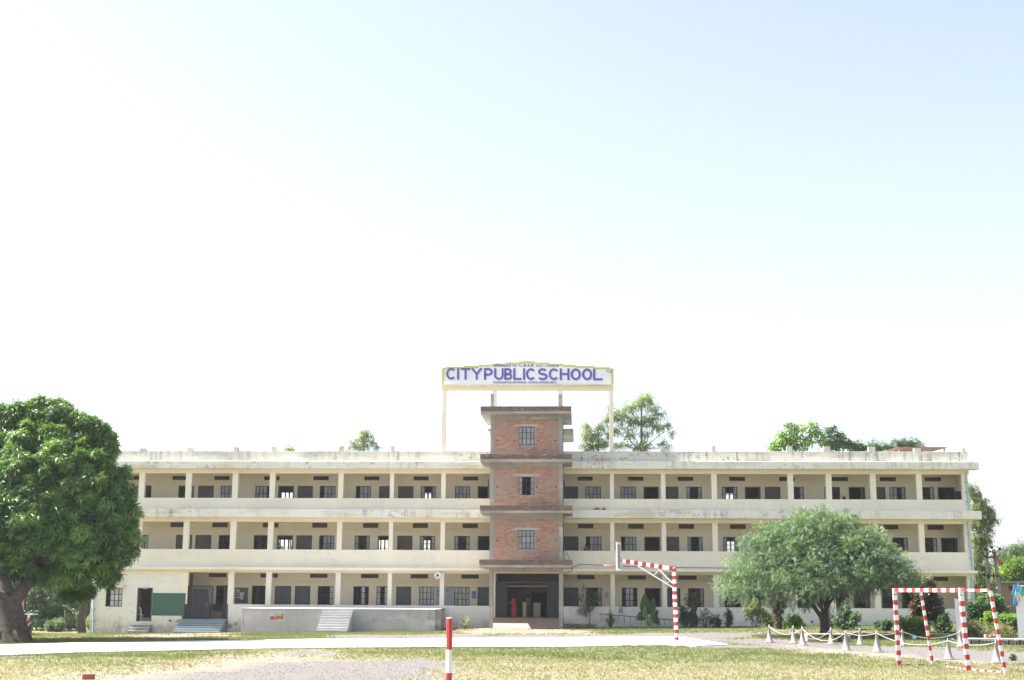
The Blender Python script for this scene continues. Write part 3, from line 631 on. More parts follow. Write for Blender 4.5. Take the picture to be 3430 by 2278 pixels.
# ---- entrance hall under the tower
zf = at(1760, 2070, 89.6).z
ramp_ = MB(); xa, xb = TL + .05, TR - .05
ramp_.add([(xa, YT + .3, -.02), (xb, YT + .3, -.02), (xb, 89.8, zf), (xa, 89.8, zf), (xa, YT + .3, -.5), (xb, YT + .3, -.5), (xb, 89.8, -.5), (xa, 89.8, -.5)], [(0,1,2,3),(4,7,6,5),(0,4,5,1),(1,5,6,2),(3,2,6,7),(0,3,7,4)])
m_earth = plaster('beaten_earth', (.36, .27, .205), dirt=(.25, .2, .16), amount=.6, streak=0)
ramp_.build('entrance_ramp', m_earth, B); MB().box(TL + .05, TR - .05, 89.8, 97, zf - .3, zf).build('hall_floor', m_conc, B)
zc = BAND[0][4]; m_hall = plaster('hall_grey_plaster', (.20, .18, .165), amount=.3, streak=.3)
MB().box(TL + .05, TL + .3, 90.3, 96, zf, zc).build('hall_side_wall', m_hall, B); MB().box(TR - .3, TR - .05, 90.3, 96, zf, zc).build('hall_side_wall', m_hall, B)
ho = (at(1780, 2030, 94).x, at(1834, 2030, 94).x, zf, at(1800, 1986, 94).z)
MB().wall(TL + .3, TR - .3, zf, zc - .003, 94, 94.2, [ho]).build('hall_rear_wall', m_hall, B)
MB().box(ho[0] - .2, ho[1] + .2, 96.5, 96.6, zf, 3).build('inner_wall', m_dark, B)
MB().box(PX0 - .02, PX1 + .02, 90.0, 90.3, at(1760, 1921, 90).z, zc - .003).build('hall_beam', m_beam, B)
MB().box(TL + .1, at(1659, 2000, 90).x, 90.0, 90.3, zf - .2, zc - .003).build('hall_jamb', m_beam, B); MB().box(at(1874, 2000, 90).x, TR - .02, 90.0, 90.3, zf - .2, zc - .003).build('hall_jamb', m_beam, B)
sh = MB(); s0, s1 = at(1700, 2000, 93.7).x, at(1756, 2000, 93.7).x; zs = at(1730, 1975, 93.7).z
for k in range(22): zz = zf + k * (zs - zf) / 22; sh.box(s0, s1, 93.7 + .02 * (k % 2), 93.8, zz, zz + (zs - zf) / 22 - .012)
sh.build('roller_shutter', simple('roller_steel', (.06, .065, .07), .5), B)
MB().box(s0 - .05, s1 + .05, 93.5, 93.95, zs, zs + .3).build('shutter_box', m_dark, B)
# sliding gate leaves drawn to both sides, as thin ribbed sheet on a top rail
gt = thing('collapsible_gate', 'dark ribbed sliding gate drawn open on both sides of the entrance hall', 'gate', ((TL + TR) / 2, 90.15, zf))
for (pa, pb) in ((1660, 1698), (1834, 1873)):
    x0, x1 = at(pa, 2000, 90.15).x, at(pb, 2000, 90.15).x; zt = at(1700, 1953, 90.15).z; b = MB()
    for k in range(26): zz = zf + .02 + k * (zt - zf - .02) / 26; b.box(x0, x1, 90.14 + .012 * (k % 2), 90.165 + .012 * (k % 2), zz, zz + (zt - zf) / 26 - .006)
    b.build('gate_leaf', m_iron, gt)
    for q in range(5): xx = x0 + (x1 - x0) * q / 4; MB().box(xx - .02, xx + .02, 90.10, 90.13, zf + .02, zt).build('bar', m_iron, gt)
MB().box(at(1658, 1953, 90.15).x, at(1874, 1953, 90.15).x, 90.1, 90.2, at(1700, 1953, 90.15).z, at(1700, 1950, 90.15).z + .03).build('top_rail', m_dark, gt)
MB().box(s0, at(1836, 1963, 90.9).x, 91.5, 91.6, at(1730, 1965, 91.5).z, at(1730, 1962, 91.5).z).build('hall_rail', m_grey, B)
# cream half-wall by the guard and a pale counter
MB().box(at(1750.5, 2040, 92).x, at(1762.5, 2040, 92).x, 92, 92.5, zf, at(1756, 2017, 92).z).build('hall_half_wall', m_beam, B)
MB().box(at(1786, 2040, 93).x, at(1810, 2040, 93).x, 93, 93.4, zf, at(1800, 2019, 93).z).build('hall_counter', m_room, B)

# ------------------------------------------------------------------ roof sign
YS = 89.9
sp = [(113,187),(160,187),(160,177),(373,177),(373,163),(558,163),(558,150),(713,150),(713,137),(878,137),(878,123),(1050,123),(1050,111),(1118,111),(1118,103),(1178,103),(1178,111),(1240,111),(1240,124),(1420,124),(1420,138),(1585,138),(1585,153),(1738,153),(1738,167),(1970,167),(1970,182),(2152,182),(2152,195),(2197,195)]
fx = lambda x, y: (1450 + x / 3.6323, 1180 + y / 3.6323)
top = [at(*fx(*p), YS) for p in sp]; bl, br = at(*fx(113, 388), YS), at(*fx(2197, 397), YS); zb_ = (bl.z + br.z) / 2
SG = thing('roof_sign', 'big white school name board with stepped yellow top edge on posts over the roof', 'sign', ((bl.x + br.x) / 2, YS, 11.4))
TX = []                                                # snap to upright steps
for i in range(0, len(top), 2): TX += [(top[i].x, (top[i].z + top[i + 1].z) / 2), (top[i + 1].x, (top[i].z + top[i + 1].z) / 2)]
for i in range(1, len(TX) - 1, 2): xm = (TX[i][0] + TX[i + 1][0]) / 2; TX[i] = (xm, TX[i][1]); TX[i + 1] = (xm, TX[i + 1][1])
def strips(off_top, off_side, y0, y1, zbot, d0=0, d1=None):
    b = MB()
    for i in range(0, len(TX), 2):
        xa, xb, zt = TX[i][0], TX[i + 1][0], TX[i][1]
        if i == 0: xa += off_side
        if i == len(TX) - 2: xb -= off_side
        b.box(xa, xb, y0, y1, zbot, zt - off_top)
    return b
strips(.025, .03, YS + .003, YS + .16, zb_).build('board', m_sign, SG)
strips(0, 0, YS + .02, YS + .15, zb_ - .0).build('board_edge', m_signedge, SG)
b = MB()
for i in range(0, len(TX), 2):
    xa, xb, zt = TX[i][0], TX[i + 1][0], TX[i][1]; k = i // 2
    hb = .15 if k in (2, 7) else .11
    b.box(max(xa, TX[0][0] + .04), min(xb, TX[-1][0] - .04), YS - .004, YS + .002, zt - .03 - hb + (.0), zt - .03)
b.box(TX[0][0] + .04, TX[0][0] + .16, YS - .005, YS + .001, zb_ + .02, TX[0][1] - .15).box(TX[-1][0] - .16, TX[-1][0] - .04, YS - .005, YS + .001, zb_ + .02, TX[-1][1] - .15)
b.build('yellow_border', m_yel, SG)
zl, zb1, zb2 = at(1760, 1292, YF).z, at(1760, 1297, YF).z, at(1760, 1308.5, YF).z
MB().box(TX[0][0], TX[-1][0], YF - .28, YF + .3, zl, zb_ - .002).build('sign_ledge', m_ledge, SG)
MB().box(TX[0][0], TX[-1][0], YF, YF + .28, zb2, zl - .002).build('sign_beam', m_beam, SG)
for a, b_ in ((1481, 1495.4), (1648.8, 1663.4), (1870, 1885), (2041, 2055)): MB().box(at(a, 1400, YF).x, at(b_, 1400, YF).x, YF - .01, YF + .29, 11.427 if a in (1481, 2041) else 10.36, zb2).build('sign_post', m_cream, SG)
# lettering as painted strokes
def arc(cx, cy, rx, ry, a0, a1, n=14): return [(cx + rx * math.cos(math.radians(a0 + (a1 - a0) * k / n)), cy + ry * math.sin(math.radians(a0 + (a1 - a0) * k / n))) for k in range(n + 1)]
h = .09
GL = {'C': [arc(.5, .5, .42, .42, 42, 318, 20)], 'I': [[(.5, 0), (.5, 1)]], 'T': [[(0, .92), (1, .92)], [(.5, 0), (.5, .9)]], 'Y': [[(.03, 1), (.5, .47), (.97, 1)], [(.5, 0), (.5, .48)]],
      'P': [[(.12, 0), (.12, .92), (.45, .92)] + arc(.52, .68, .36, .24, 80, -80, 10) + [(.14, .44)]],
      'U': [[(.1, 1), (.1, .36)] + arc(.5, .36, .4, .28, 180, 360, 12) + [(.9, 1)]],
      'B': [[(.12, .5), (.12, .08), (.5, .08)] + arc(.52, .29, .36, .21, -80, 80, 9) + [(.14, .5)], [(.12, .5), (.12, .92), (.48, .92)] + arc(.48, .72, .34, .2, 80, -70, 8)],
      'L': [[(.1, 1), (.1, .08), (1, .08)]], 'S': [arc(.5, .71, .38, .21, 35, 255, 14) + arc(.5, .29, .40, .22, 75, -155, 16)],
      'H': [[(.1, 0), (.1, 1)], [(.9, 0), (.9, 1)], [(.12, .52), (.88, .52)]], 'O': [arc(.5, .5, .4, .42, 90, 450, 24)]}
def ribbon(b, pts, wd, y):
    pts = [p for i, p in enumerate(pts) if i == 0 or (p[0] - pts[i - 1][0]) ** 2 + (p[1] - pts[i - 1][1]) ** 2 > 1e-6]
    P_ = [Vector((p[0], p[1])) for p in pts]; n = len(P_); closed = (P_[0] - P_[-1]).length < 1e-4; L_ = []; R2 = []
    for i in range(n):
        a = P_[i - 1] if i else (P_[-2] if closed else None); c_ = P_[i + 1] if i < n - 1 else (P_[1] if closed else None)
        d0 = (P_[i] - a).normalized() if a is not None else None; d1 = (c_ - P_[i]).normalized() if c_ is not None else None
        d0 = d0 or d1; d1 = d1 or d0; nn = Vector((-(d0.y + d1.y), d0.x + d1.x)); nn = nn.normalized() if nn.length > 1e-6 else Vector((-d0.y, d0.x))
        k = max(.45, nn.dot(Vector((-d1.y, d1.x)))); L_.append(P_[i] + nn * wd / 2 / k); R2.append(P_[i] - nn * wd / 2 / k)
    vs = [(p.x, y, p.y) for p in L_] + [(p.x, y, p.y) for p in R2]
    b.add(vs, [(i, n + i, n + i + 1, i + 1) for i in range(n - 1)])
word = [('C',1495.6,1526.8),('I',1530.8,1537.6),('T',1543,1575.6),('Y',1579.6,1613.5),('P',1621,1650),('U',1655.5,1686.7),('B',1689.4,1715),('L',1720,1746.3),('I',1751.8,1758.5),('C',1762.6,1793.8),('S',1801.3,1833.9),('C',1838.6,1871.8),('H',1875,1907),('O',1911.8,1945),('O',1949.8,1983),('L',1987,2017.5)]
for ch, a, b_ in word:
    yy0 = 1232.7 + (a - 1495) / 520 * 2.4; z1 = at(a, yy0, YS).z; z0 = at(a, yy0 + 38.6, YS).z; x0, x1 = at(a, 1250, YS).x, at(b_, 1250, YS).x
    lt = MB(); ps = MB()
    for k, st in enumerate(GL[ch]):
        q = [(x0 + u * (x1 - x0), z0 + v * (z1 - z0)) for u, v in st]
        if ch == 'I': q = [((x0 + x1) / 2, z0), ((x0 + x1) / 2, z1)]
        ribbon(lt, q, .135, YS - .016 - .001 * k); ribbon(ps, [(u + .05, v - .045) for u, v in q], .16, YS - .010 - .001 * k)
    o = lt.build('letter', m_blue, SG); ps.build('letter_shadow', m_pink, o)
def text(body, px0, px1, pyb, hp, y, mat, parent, name='lettering', pyb2=None, fitw=True):
    cu = bpy.data.curves.new('t', 'FONT'); cu.body = body; cu.size = 1; cu.offset = .025; cu.resolution_u = 2
    o = bpy.data.objects.new('t', cu); COL.objects.link(o); bpy.context.view_layer.update()
    me = bpy.data.meshes.new_from_object(o.evaluated_get(bpy.context.evaluated_depsgraph_get())); bpy.data.objects.remove(o); bpy.data.curves.remove(cu)
    co = np.zeros(len(me.vertices) * 3); me.vertices.foreach_get('co', co); co = co.reshape(-1, 3); mn, mx = co.min(0), co.max(0)
    A = at(px0, pyb, y); Bq = at(px1, pyb2 or pyb, y); H = at(px0, pyb - hp, y).z - A.z
    u = (co[:, 0] - mn[0]) / (mx[0] - mn[0]); v = (co[:, 1]) / .72
    new = np.stack([A.x + u * (Bq.x - A.x), np.full(len(u), y), A.z + v * H], 1); O_ = np.array(ORG[parent.name]); new -= O_
    me.vertices.foreach_set('co', new.ravel()); me.materials.clear(); me.materials.append(mat); me.update()
    return link(name, me, parent)
text('affiliated to C.B.S.E.', 1652.8, 1791, 1228.2, 9.2, YS - .014, m_ink, SG)
text('NO. 1030628', 1796.5, 1871.8, 1228.8, 6.2, YS - .014, m_ink, SG)
text('SHANKARPUR MAGARDA  ASHOK NAGAR (M.P.)', 1652, 1864, 1284, 6.6, YS - .014, m_ink, SG)
b = MB(); q = [(2031, 1247), (2033, 1240), (2037, 1238), (2038, 1243), (2034, 1244), (2039, 1248), (2042, 1246), (2043, 1249), (2046, 1246), (2045, 1243), (2049, 1240), (2047, 1244), (2051, 1246)]
ribbon(b, [(at(x, y, YS).x, at(x, y, YS).z) for x, y in q], .025, YS - .02); b.build('signature', m_ink, SG)
MB().tube([at(2055, 1307, YF + .1), at(2067, 1307, YF + .1)], .012, 4).build('rebar_end', m_dark, SG)

# ------------------------------------------------------------------ things on and by the walls
def board(name, label, cat, a, b_, yt, yb, Y, fm, pm, fw=.05, parts=()):
    x0, x1 = at(a, (yt + yb) / 2, Y).x, at(b_, (yt + yb) / 2, Y).x; z0, z1 = at((a + b_) / 2, yb, Y).z, at((a + b_) / 2, yt, Y).z
    t = thing(name, label, cat, ((x0 + x1) / 2, Y, z0)); MB().box(x0 + fw, x1 - fw, Y - .02, Y - .004, z0 + fw, z1 - fw).build('panel', pm, t)
    MB().box(x0, x1, Y - .035, Y - .004, z0, z0 + fw).box(x0, x1, Y - .035, Y - .004, z1 - fw, z1).box(x0, x0 + fw, Y - .035, Y - .004, z0 + fw, z1 - fw).box(x1 - fw, x1, Y - .035, Y - .004, z0 + fw, z1 - fw).build('frame', fm, t)
    for (u0, u1, v0, v1, mm, nm) in parts:
        MB().box(x0 + u0 * (x1 - x0), x0 + u1 * (x1 - x0), Y - .028, Y - .021, z0 + v0 * (z1 - z0), z0 + v1 * (z1 - z0)).build(nm, mm, t)
    return t
board('chalkboard', 'large green chalkboard painted on the cream wall beside the iron gate', 'chalkboard', 510.5, 620, 1987, 2062, YF, flat('green_board_border', (.022, .10, .055)), plaster('green_board_paint', (.055, .115, .09), amount=.3, streak=.3), .09)
p1 = flat('paper_lilac', (.40, .37, .44)); p2 = flat('paper_grey', (.52, .50, .50))
board('notice_board', 'purple-grey notice board in brown frame with pinned papers, left of the dark window', 'notice board', 787, 831, 1968, 2020.5, YB, simple('brown_wood', (.20, .15, .10), .6), simple('notice_felt', (.13, .115, .16), .9), .055,
      [(.08, .36, .66, .90, p1, 'paper'), (.08, .36, .52, .58, p2, 'paper'), (.08, .40, .34, .42, p2, 'paper'), (.36, .70, .50, .70, p2, 'paper'), (.40, .64, .24, .50, p2, 'paper')])
m_mur = plaster('pale_chart_paint', (.42, .42, .46), amount=0, streak=0)
m, nt, N, L, P = nodes('blue_chart_print'); m_chart = m; P.inputs['Roughness'].default_value = .7
L.new(mix(nt, ramp(nt, noise(nt, (1, 1, 1.2), s=6, detail=6, rough=.7), .42, .55), (.10, .28, .36), (.33, .42, .46)), P.inputs['Base Color'])
board('wall_chart', 'pale wall chart with blue-green pictures behind the column beside the horn loudspeaker', 'wall chart', 1459, 1519, 1963.5, 2026, YB, m_mur, m_mur, .03, [(.05, .92, .32, .60, m_chart, 'picture'), (.08, .90, .66, .94, m_chart, 'picture')])
m, nt, N, L, P = nodes('violet_poster_print'); m_post = m
L.new(mix(nt, ramp(nt, noise(nt, (1, 1, 2), s=12, detail=5), .5, .6), (.10, .09, .33), (.26, .26, .50)), P.inputs['Base Color'])
board('poster', 'small violet-blue notice poster beside the blue door left of the entrance', 'poster', 1578.5, 1596, 1979.5, 2005.5, YB, flat('poster_white', (.5, .48, .52)), m_post, .03)
board('poster', 'small white paper with a dark round emblem on the wall right of the entrance', 'poster', 2025, 2040, 1984, 2003, YB, p2, flat('paper_cream', (.50, .47, .40)), .01, [(.4, .65, .45, .72, m_ink, 'emblem'), (.3, .5, .12, .18, p1, 'print')])
board('name_plate', 'small light-blue plate over the narrow brown doorway', 'plate', 478, 494, 1966, 1972, YF - .03, flat('plate_blue', (.30, .45, .62)), flat('plate_pale', (.45, .55, .66)), .015)
for x, y in ((570, 2079), (2720, 2083), (2929, 2088)):
    p = at(x, y, YF); MB().lathe([(.05, -.004), (.075, -.02), (.055, -.02), (.05, -.003), (0, -.0035)], p, 10, 'y').build('drain_hole', m_black, B)
for (x, y, rr_) in ((604, 2085, .34), (617, 2052, .2), (640, 1966, .2), (770, 2098, .22), (790, 2090, .18)):      # patches where the plaster has come off
    p = at(x, y, YF); n_ = 11; q = [(p.x + rr_ * (1 + .45 * math.sin(k * 2.7 + x)) * math.cos(2 * PI * k / n_) * .8, p.z + rr_ * (.7 + .3 * math.cos(k * 1.9 + y)) * math.sin(2 * PI * k / n_)) for k in range(n_)]
    q = [(min(u, DOORROOM - .33) if x < 660 else u, v) for u, v in q]; MB().prism(q, YF - .006, YF - .002).build('bare_plaster_patch', m_conc, B)
# horn loudspeaker
c0 = at(1464.8, 1927.3, YF - .45); hs = thing('horn_loudspeaker', 'round white horn loudspeaker fixed high on a ground floor column', 'loudspeaker', c0)
MB().lathe([(.05, .42), (.06, .30), (.09, .18), (.14, .07), (.215, 0), (.225, .0), (.15, .09), (.1, .2), (.07, .32), (.06, .42)], c0, 20, 'y').build('horn', m_white, hs)
MB().lathe([(0.0, .30), (.05, .31), (.075, .33), (.075, .5), (0, .5)], c0, 12, 'y').build('driver', m_dark, hs)
MB().obox(c0 + Vector((0, .45, 0)), (COLX[6][0] + .05, YF - .01, c0.z), .04).build('bracket', m_grey, hs)
# drain holes
# stage platform with its flight of steps
SX0, SX1 = at(808, 2080, 84).x, at(1457, 2080, 84).x; SZ = 1.165; YSF = 84.0
st = thing('stage_platform', 'long raised grey concrete stage platform in front of the left verandah', 'platform', ((SX0 + SX1) / 2, 87, -.3))
MB().box(SX0, SX1, YSF, YF - .003, -.9, SZ - .037).build('retaining_wall', m_stage, st, bevel=.01); MB().box(SX0 - .03, SX1 + .03, YSF - .015, YF - .003, SZ - .035, SZ).build('top_slab', m_steps, st, bevel=.01)
MB().box(SX1 + .003, SX1 + .28, YSF + .4, YSF + .75, -.6, SZ - .1).box(SX1 + .003, SX1 + .18, YSF + 1.5, YSF + 1.9, -.6, SZ - .06).build('pier', m_conc, st)
zb0 = float(gz(-14, 82)) - .2; hx0, hx1 = at(1083, 2046, YSF).x, at(1183.6, 2046, YSF).x; hh = (SZ - zb0 - .2) / 9
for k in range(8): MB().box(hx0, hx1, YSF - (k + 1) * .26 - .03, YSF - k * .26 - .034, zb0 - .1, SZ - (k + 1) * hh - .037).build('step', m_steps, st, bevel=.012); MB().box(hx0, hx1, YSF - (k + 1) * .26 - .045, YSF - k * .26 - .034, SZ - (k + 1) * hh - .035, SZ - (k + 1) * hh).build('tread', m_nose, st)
ps = thing('event_poster', 'colourful red, yellow and blue event poster pasted on the stage platform front', 'poster', at(927, 2079, YSF - .006))
px0, px1 = at(902.5, 2060, YSF).x, at(953, 2060, YSF).x; pz0, pz1 = at(927, 2079, YSF).z, at(927, 2049, YSF).z; W_, H_ = px1 - px0, pz1 - pz0
MB().box(px0, px1, YSF - .01, YSF - .003, pz0, pz1).build('paper', flat('poster_paper', (.55, .53, .58)), ps)
for (u0, u1, v0, v1, cc) in [(.05,.32,.55,.92,(.36,.46,.56)),(.05,.38,.08,.50,(.42,.05,.07)),(.38,.95,.08,.86,(.20,.13,.11)),(.36,.52,.45,.80,(.48,.26,.14)),(.46,.84,.55,.84,(.46,.42,.20)),(.52,.82,.25,.52,(.38,.09,.12)),(.5,.9,.08,.22,(.42,.36,.22)),(.86,.93,.3,.8,(.38,.14,.12)),(.36,.42,.2,.5,(.5,.45,.5))]:
    k = len(ps.children); MB().box(px0 + u0 * W_, px0 + u1 * W_, YSF - .012 - .001 * k, YSF - .0101, pz0 + v0 * H_, pz0 + v1 * H_).build('print', flat('poster_ink', cc), ps)

# cables
def cable(label, pts, r=.018, sag=0):
    q = []
    for (a, b_) in zip(pts, pts[1:]):
        for k in range(10): t = k / 10; v = Vector(a).lerp(Vector(b_), t); v.z -= sag * 4 * t * (1 - t); q.append(v)
    q.append(Vector(pts[-1])); o = MB().tube(q, r, 5).build('cable', m_wire, None, loc=q[0]); tag(o, label, 'cable')
cable('long black cable lying along the first floor ledge right of the tower', [at(1919, 1900, YF - .5), at(1945, 1890, YF - .25), at(2060, 1896, YF - .25), at(2260, 1901, YF - .25), at(2440, 1903, YF - .25), at(2700, 1906, YF - .25), at(3080, 1912, YF - .25), at(3250, 1914, YF - .3)], .02)
cable('black cable loop hanging under the right end of the lowest brick canopy', [at(1886, 1920, YC + 1), at(1903, 1919, YC + .6), at(1915, 1912, YC + .2), at(1919, 1903, YC - .02)], .018)
cable('pair of slanting service wires beside the tower above the lowest canopy, left one', [at(1886, 1830, YT + .3), at(1893, 1876, YC + .4)], .016)
cable('slanting service wire beside the tower above the lowest canopy, right one', [at(1888, 1830, YT + .35), at(1909, 1875, YC + .4)], .016)

# ------------------------------------------------------------------ foliage
def leaf_tpl(leaves):
    """leaves: (base point, direction azimuth, pitch, length, width, droop)"""
    V = []; T = []
    for (o, az, pt, ln, wd, dr) in leaves:
        o = np.array(o, float); d = np.array([math.cos(az) * math.cos(pt), math.sin(az) * math.cos(pt), math.sin(pt)])
        s_ = np.array([-math.sin(az), math.cos(az), 0]); mid = o + d * ln * .5; tip = o + d * ln + np.array([0, 0, -dr * ln])
        k = len(V); V += [o, mid - s_ * wd / 2, mid + s_ * wd / 2 , tip]; T += [(k, k + 1, k + 2), (k + 1, k + 3, k + 2)]
    return np.array(V), np.array(T)
TP = {}
TP['mango'] = leaf_tpl([((0, 0, 0), i * 2 * PI / 9 + .2 * (i % 3), -.15 - .35 * (i % 2), .24 + .05 * (i % 3), .062, .35) for i in range(9)] + [((0, 0, .03), 1, .9, .16, .05, .2)])
fr = []
for k in range(7):
    x = .06 + k * .065
    for sgn in (-1, 1): fr.append(((x, 0, -.12 * (x * 2) ** 2), sgn * 1.05, -.12, .15 * (1 - abs(k - 3) * .08), .042, .25))
TP['neem'] = leaf_tpl(fr)
TP['euc'] = leaf_tpl([((.05 * k, .03 * ((k * 7) % 3 - 1), -.03 * k), (k * 2.1) % 6.28, -1.15 + .3 * (k % 3), .24, .038, .1) for k in range(9)])
TP['bush'] = leaf_tpl([((.03 * k, 0, .01 * k), k * 2.4, .2 - .3 * (k % 3), .13, .06, .25) for k in range(8)])
TP['papaya'] = leaf_tpl([((.18 * math.cos(a), .18 * math.sin(a), .02), a, -.1, .34, .13, .4) for a in np.linspace(0, 2 * PI, 9)[:-1]] + [((.25, 0, 0), .5, 0, .3, .12, .4), ((.25, 0, 0), -.5, 0, .3, .12, .4)])
def cloud(blobs, n, tp, scale, out=.8, droop=.35, shell=(.65, 1.05), lift=0, under=0.0):
    """leaf sprigs spread through lumps; returns vertices, triangles, tone"""
    tv, tf = TP[tp]; bl_ = np.array([(b[0], b[1], b[2], b[3], b[4] if len(b) > 4 else b[3], b[5] if len(b) > 5 else b[3]) for b in blobs], float)
    wgt = (bl_[:, 3] * bl_[:, 5]) ** 1.0; idx = rng.choice(len(bl_), n, p=wgt / wgt.sum())
    d = rng.normal(size=(n, 3)); d[:, 2] = np.where(d[:, 2] < -under, -d[:, 2] * rng.choice([1, -1], n, p=[.55, .45]), d[:, 2]); d /= np.linalg.norm(d, axis=1, keepdims=True)
    r = rng.uniform(shell[0], shell[1], n) ** 1
    pos = bl_[idx, :3] + d * bl_[idx, 3:6] * r[:, None]
    dirs = d * out + rng.normal(0, .45, (n, 3)); dirs[:, 2] -= droop
    V, T = inst(tv, tf, pos, frames(dirs), rng.uniform(scale[0], scale[1], n))
    lump = rng.random(len(bl_)) * .5 - .2
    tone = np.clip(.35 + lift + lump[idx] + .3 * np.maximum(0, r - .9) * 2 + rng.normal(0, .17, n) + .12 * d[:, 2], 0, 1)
    return V, T, np.repeat(tone, len(tf))
def crown(parent, blobs, n, tp, scale, mat, name='crown', **k):
    V, T, tn = cloud(blobs, n, tp, scale, **k); V = V - np.array(ORG[parent.name])
    me = np_mesh(name, V, T, tone=tn); me.materials.append(mat); return link(name, me, parent)
def limb(mb, a, b_, r0, r1, wig=.12, n=7, seg=8):
    a, b_ = Vector(a), Vector(b_); L_ = (b_ - a).length; P_ = []
    for k in range(n + 1):
        t = k / n; v = a.lerp(b_, t)
        if 0 < k < n: v += Vector([random.gauss(0, wig * L_ * .12) for _ in range(3)])
        P_.append(v)
    mb.tube(P_, [r0 + (r1 - r0) * k / n for k in range(n + 1)], seg)
def pb(Y, L_, jit=0):      # lumps surveyed as (px, py, radius px, metres nearer)
    s = pxm(Y); return [(*at(x, y, Y - (q[0] if q else 0)), r / s) for x, y, r, *q in L_]

# big mango tree at the left
YM = 63.0; base = gr(35, 2151)
mt = thing('mango_tree', 'huge dark green broad-leaved tree with thick forked trunk at the left edge', 'tree', base)
tb = MB(); s = pxm(YM)
def P3(x, y, dy=0): return at(x, y, base.y + dy)
tb.tube([base + Vector((0, 0, -.2)), P3(45, 2140), P3(38, 2090), P3(30, 2040), P3(22, 2005)], [1.05, .78, .62, .55, .5], 14)
tb.tube([P3(30, 2045), P3(45, 2010), P3(70, 1985, .4), P3(88, 1960, 1.2), P3(100, 1900, 2.6)], [.42, .36, .30, .26, .22], 10)
tb.tube([P3(22, 2010), P3(5, 1960, .5), P3(-20, 1900, 2.2), P3(-50, 1820, 4)], [.46, .40, .33, .25], 10)
tb.tube([P3(-30, 1995, -.6), P3(-5, 1985, -.7), P3(15, 2000, -.5), P3(28, 2015, -.2)], [.14, .15, .16, .2], 8)
for (x, y, r, dy) in [(160, 1780, .16, -1), (250, 1750, .14, 0), (300, 1850, .12, .5), (60, 1650, .2, 0), (150, 1550, .14, 0), (-80, 1700, .2, 0), (220, 1600, .12, -1)]: limb(tb, P3(60, 1925, 1.6), P3(x, y, dy + 4.2), .24, r * .5, .6)
for (x, y, dx) in [(20, 2140, -80), (45, 2142, 60), (30, 2146, 20)]: tb.tube([P3(x, y - 25, -.3), P3(x + dx * .5, y + 4, -.6), P3(x + dx, y + 14, -.8)], [.35, .25, .08], 8)
tb.build('trunk', m_bark, mt)
lumps = [(-60,1500,140),(0,1430,95),(70,1420,80),(140,1415,75),(210,1420,75),(280,1440,70),(335,1480,58),(345,1540,50),(100,1520,110,1),(220,1530,110,1.2),(300,1590,95,1),(380,1625,60),(395,1690,70,.3),(420,1760,55),(405,1820,58,.3),(360,1880,60,.3),(330,1740,95,1.6),(300,1920,48),(250,1840,95,2),(150,1650,120,2),(60,1640,120,2.4),(-40,1660,120,2),(190,1750,105,2.8),(90,1760,110,3),(0,1780,110,3),(-60,1880,100,2),(30,1880,75,2.8),(120,1860,80,2.4),(220,1920,55,1.5),(150,1925,45,1),(20,1930,45,2.3),(-60,1960,60,2),(340,1660,70,1.8),(60,1580,80,2.4),(170,1590,70,2.4),(260,1660,75,2.2),(370,1930,30),(90,1700,70,3.4),(240,1990,28,-2),(290,1985,24,-2)]
big = pb(YM, [(x, y, r * .86, *q) for x, y, r, *q in lumps]); small = []
for k in range(230):
    q = big[k % len(big)]; d = rng.normal(size=3); d[1] = -abs(d[1]) if rng.random() < .75 else d[1]; d[2] = d[2] + .35; d /= np.linalg.norm(d); rr_ = rng.uniform(.28, .52)
    small.append((q[0] + d[0] * q[3] * 1.0, q[1] + d[1] * q[3] * 1.0, q[2] + d[2] * q[3] * 1.0, rr_, rr_, rr_ * .8))
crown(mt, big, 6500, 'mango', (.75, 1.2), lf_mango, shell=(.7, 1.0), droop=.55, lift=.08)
crown(mt, small, 12500, 'mango', (.7, 1.15), lf_mango, name='outer_foliage', shell=(.35, 1.1), droop=.5, lift=.26)  # lift puts sunlit leaf tips into the tone of the outer growth
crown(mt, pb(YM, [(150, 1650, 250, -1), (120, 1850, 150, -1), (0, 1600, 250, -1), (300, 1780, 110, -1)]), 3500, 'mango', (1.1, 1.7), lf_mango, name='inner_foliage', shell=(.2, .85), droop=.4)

# smaller trees behind it
def tree(name, label, base_, trunk_pts, trunk_r, lumps_, Y, n, tp, sc_, mat, bark=m_bark2, group=None, limbs=True, shell=(.5, 1.05), droop=.4, cat='tree'):
    t = thing(name, label, cat, base_, group); b = MB(); b.tube(trunk_pts, [trunk_r * (1 - .6 * k / (len(trunk_pts) - 1)) for k in range(len(trunk_pts))], 9)
    bl_ = pb(Y, [(q[0], q[1], q[2] * .88, *q[3:]) for q in lumps_]) if Y > 100 else pb(Y, lumps_)
    if limbs:
        for q in bl_:
            e_ = Vector(q[:3]); st_ = min([trunk_pts[-1], trunk_pts[-2], trunk_pts[-2].lerp(trunk_pts[-1], .5)], key=lambda p: (p - e_).length + (2 if p.z > e_.z else 0))
            if (st_ - e_).length < 7: limb(b, st_, e_, trunk_r * .3, trunk_r * .08, .35, 5, 6)
    b.build('trunk', bark, t); crown(t, bl_, n, tp, sc_, mat, shell=shell, droop=droop); return t
g2 = gr(275, 2118)
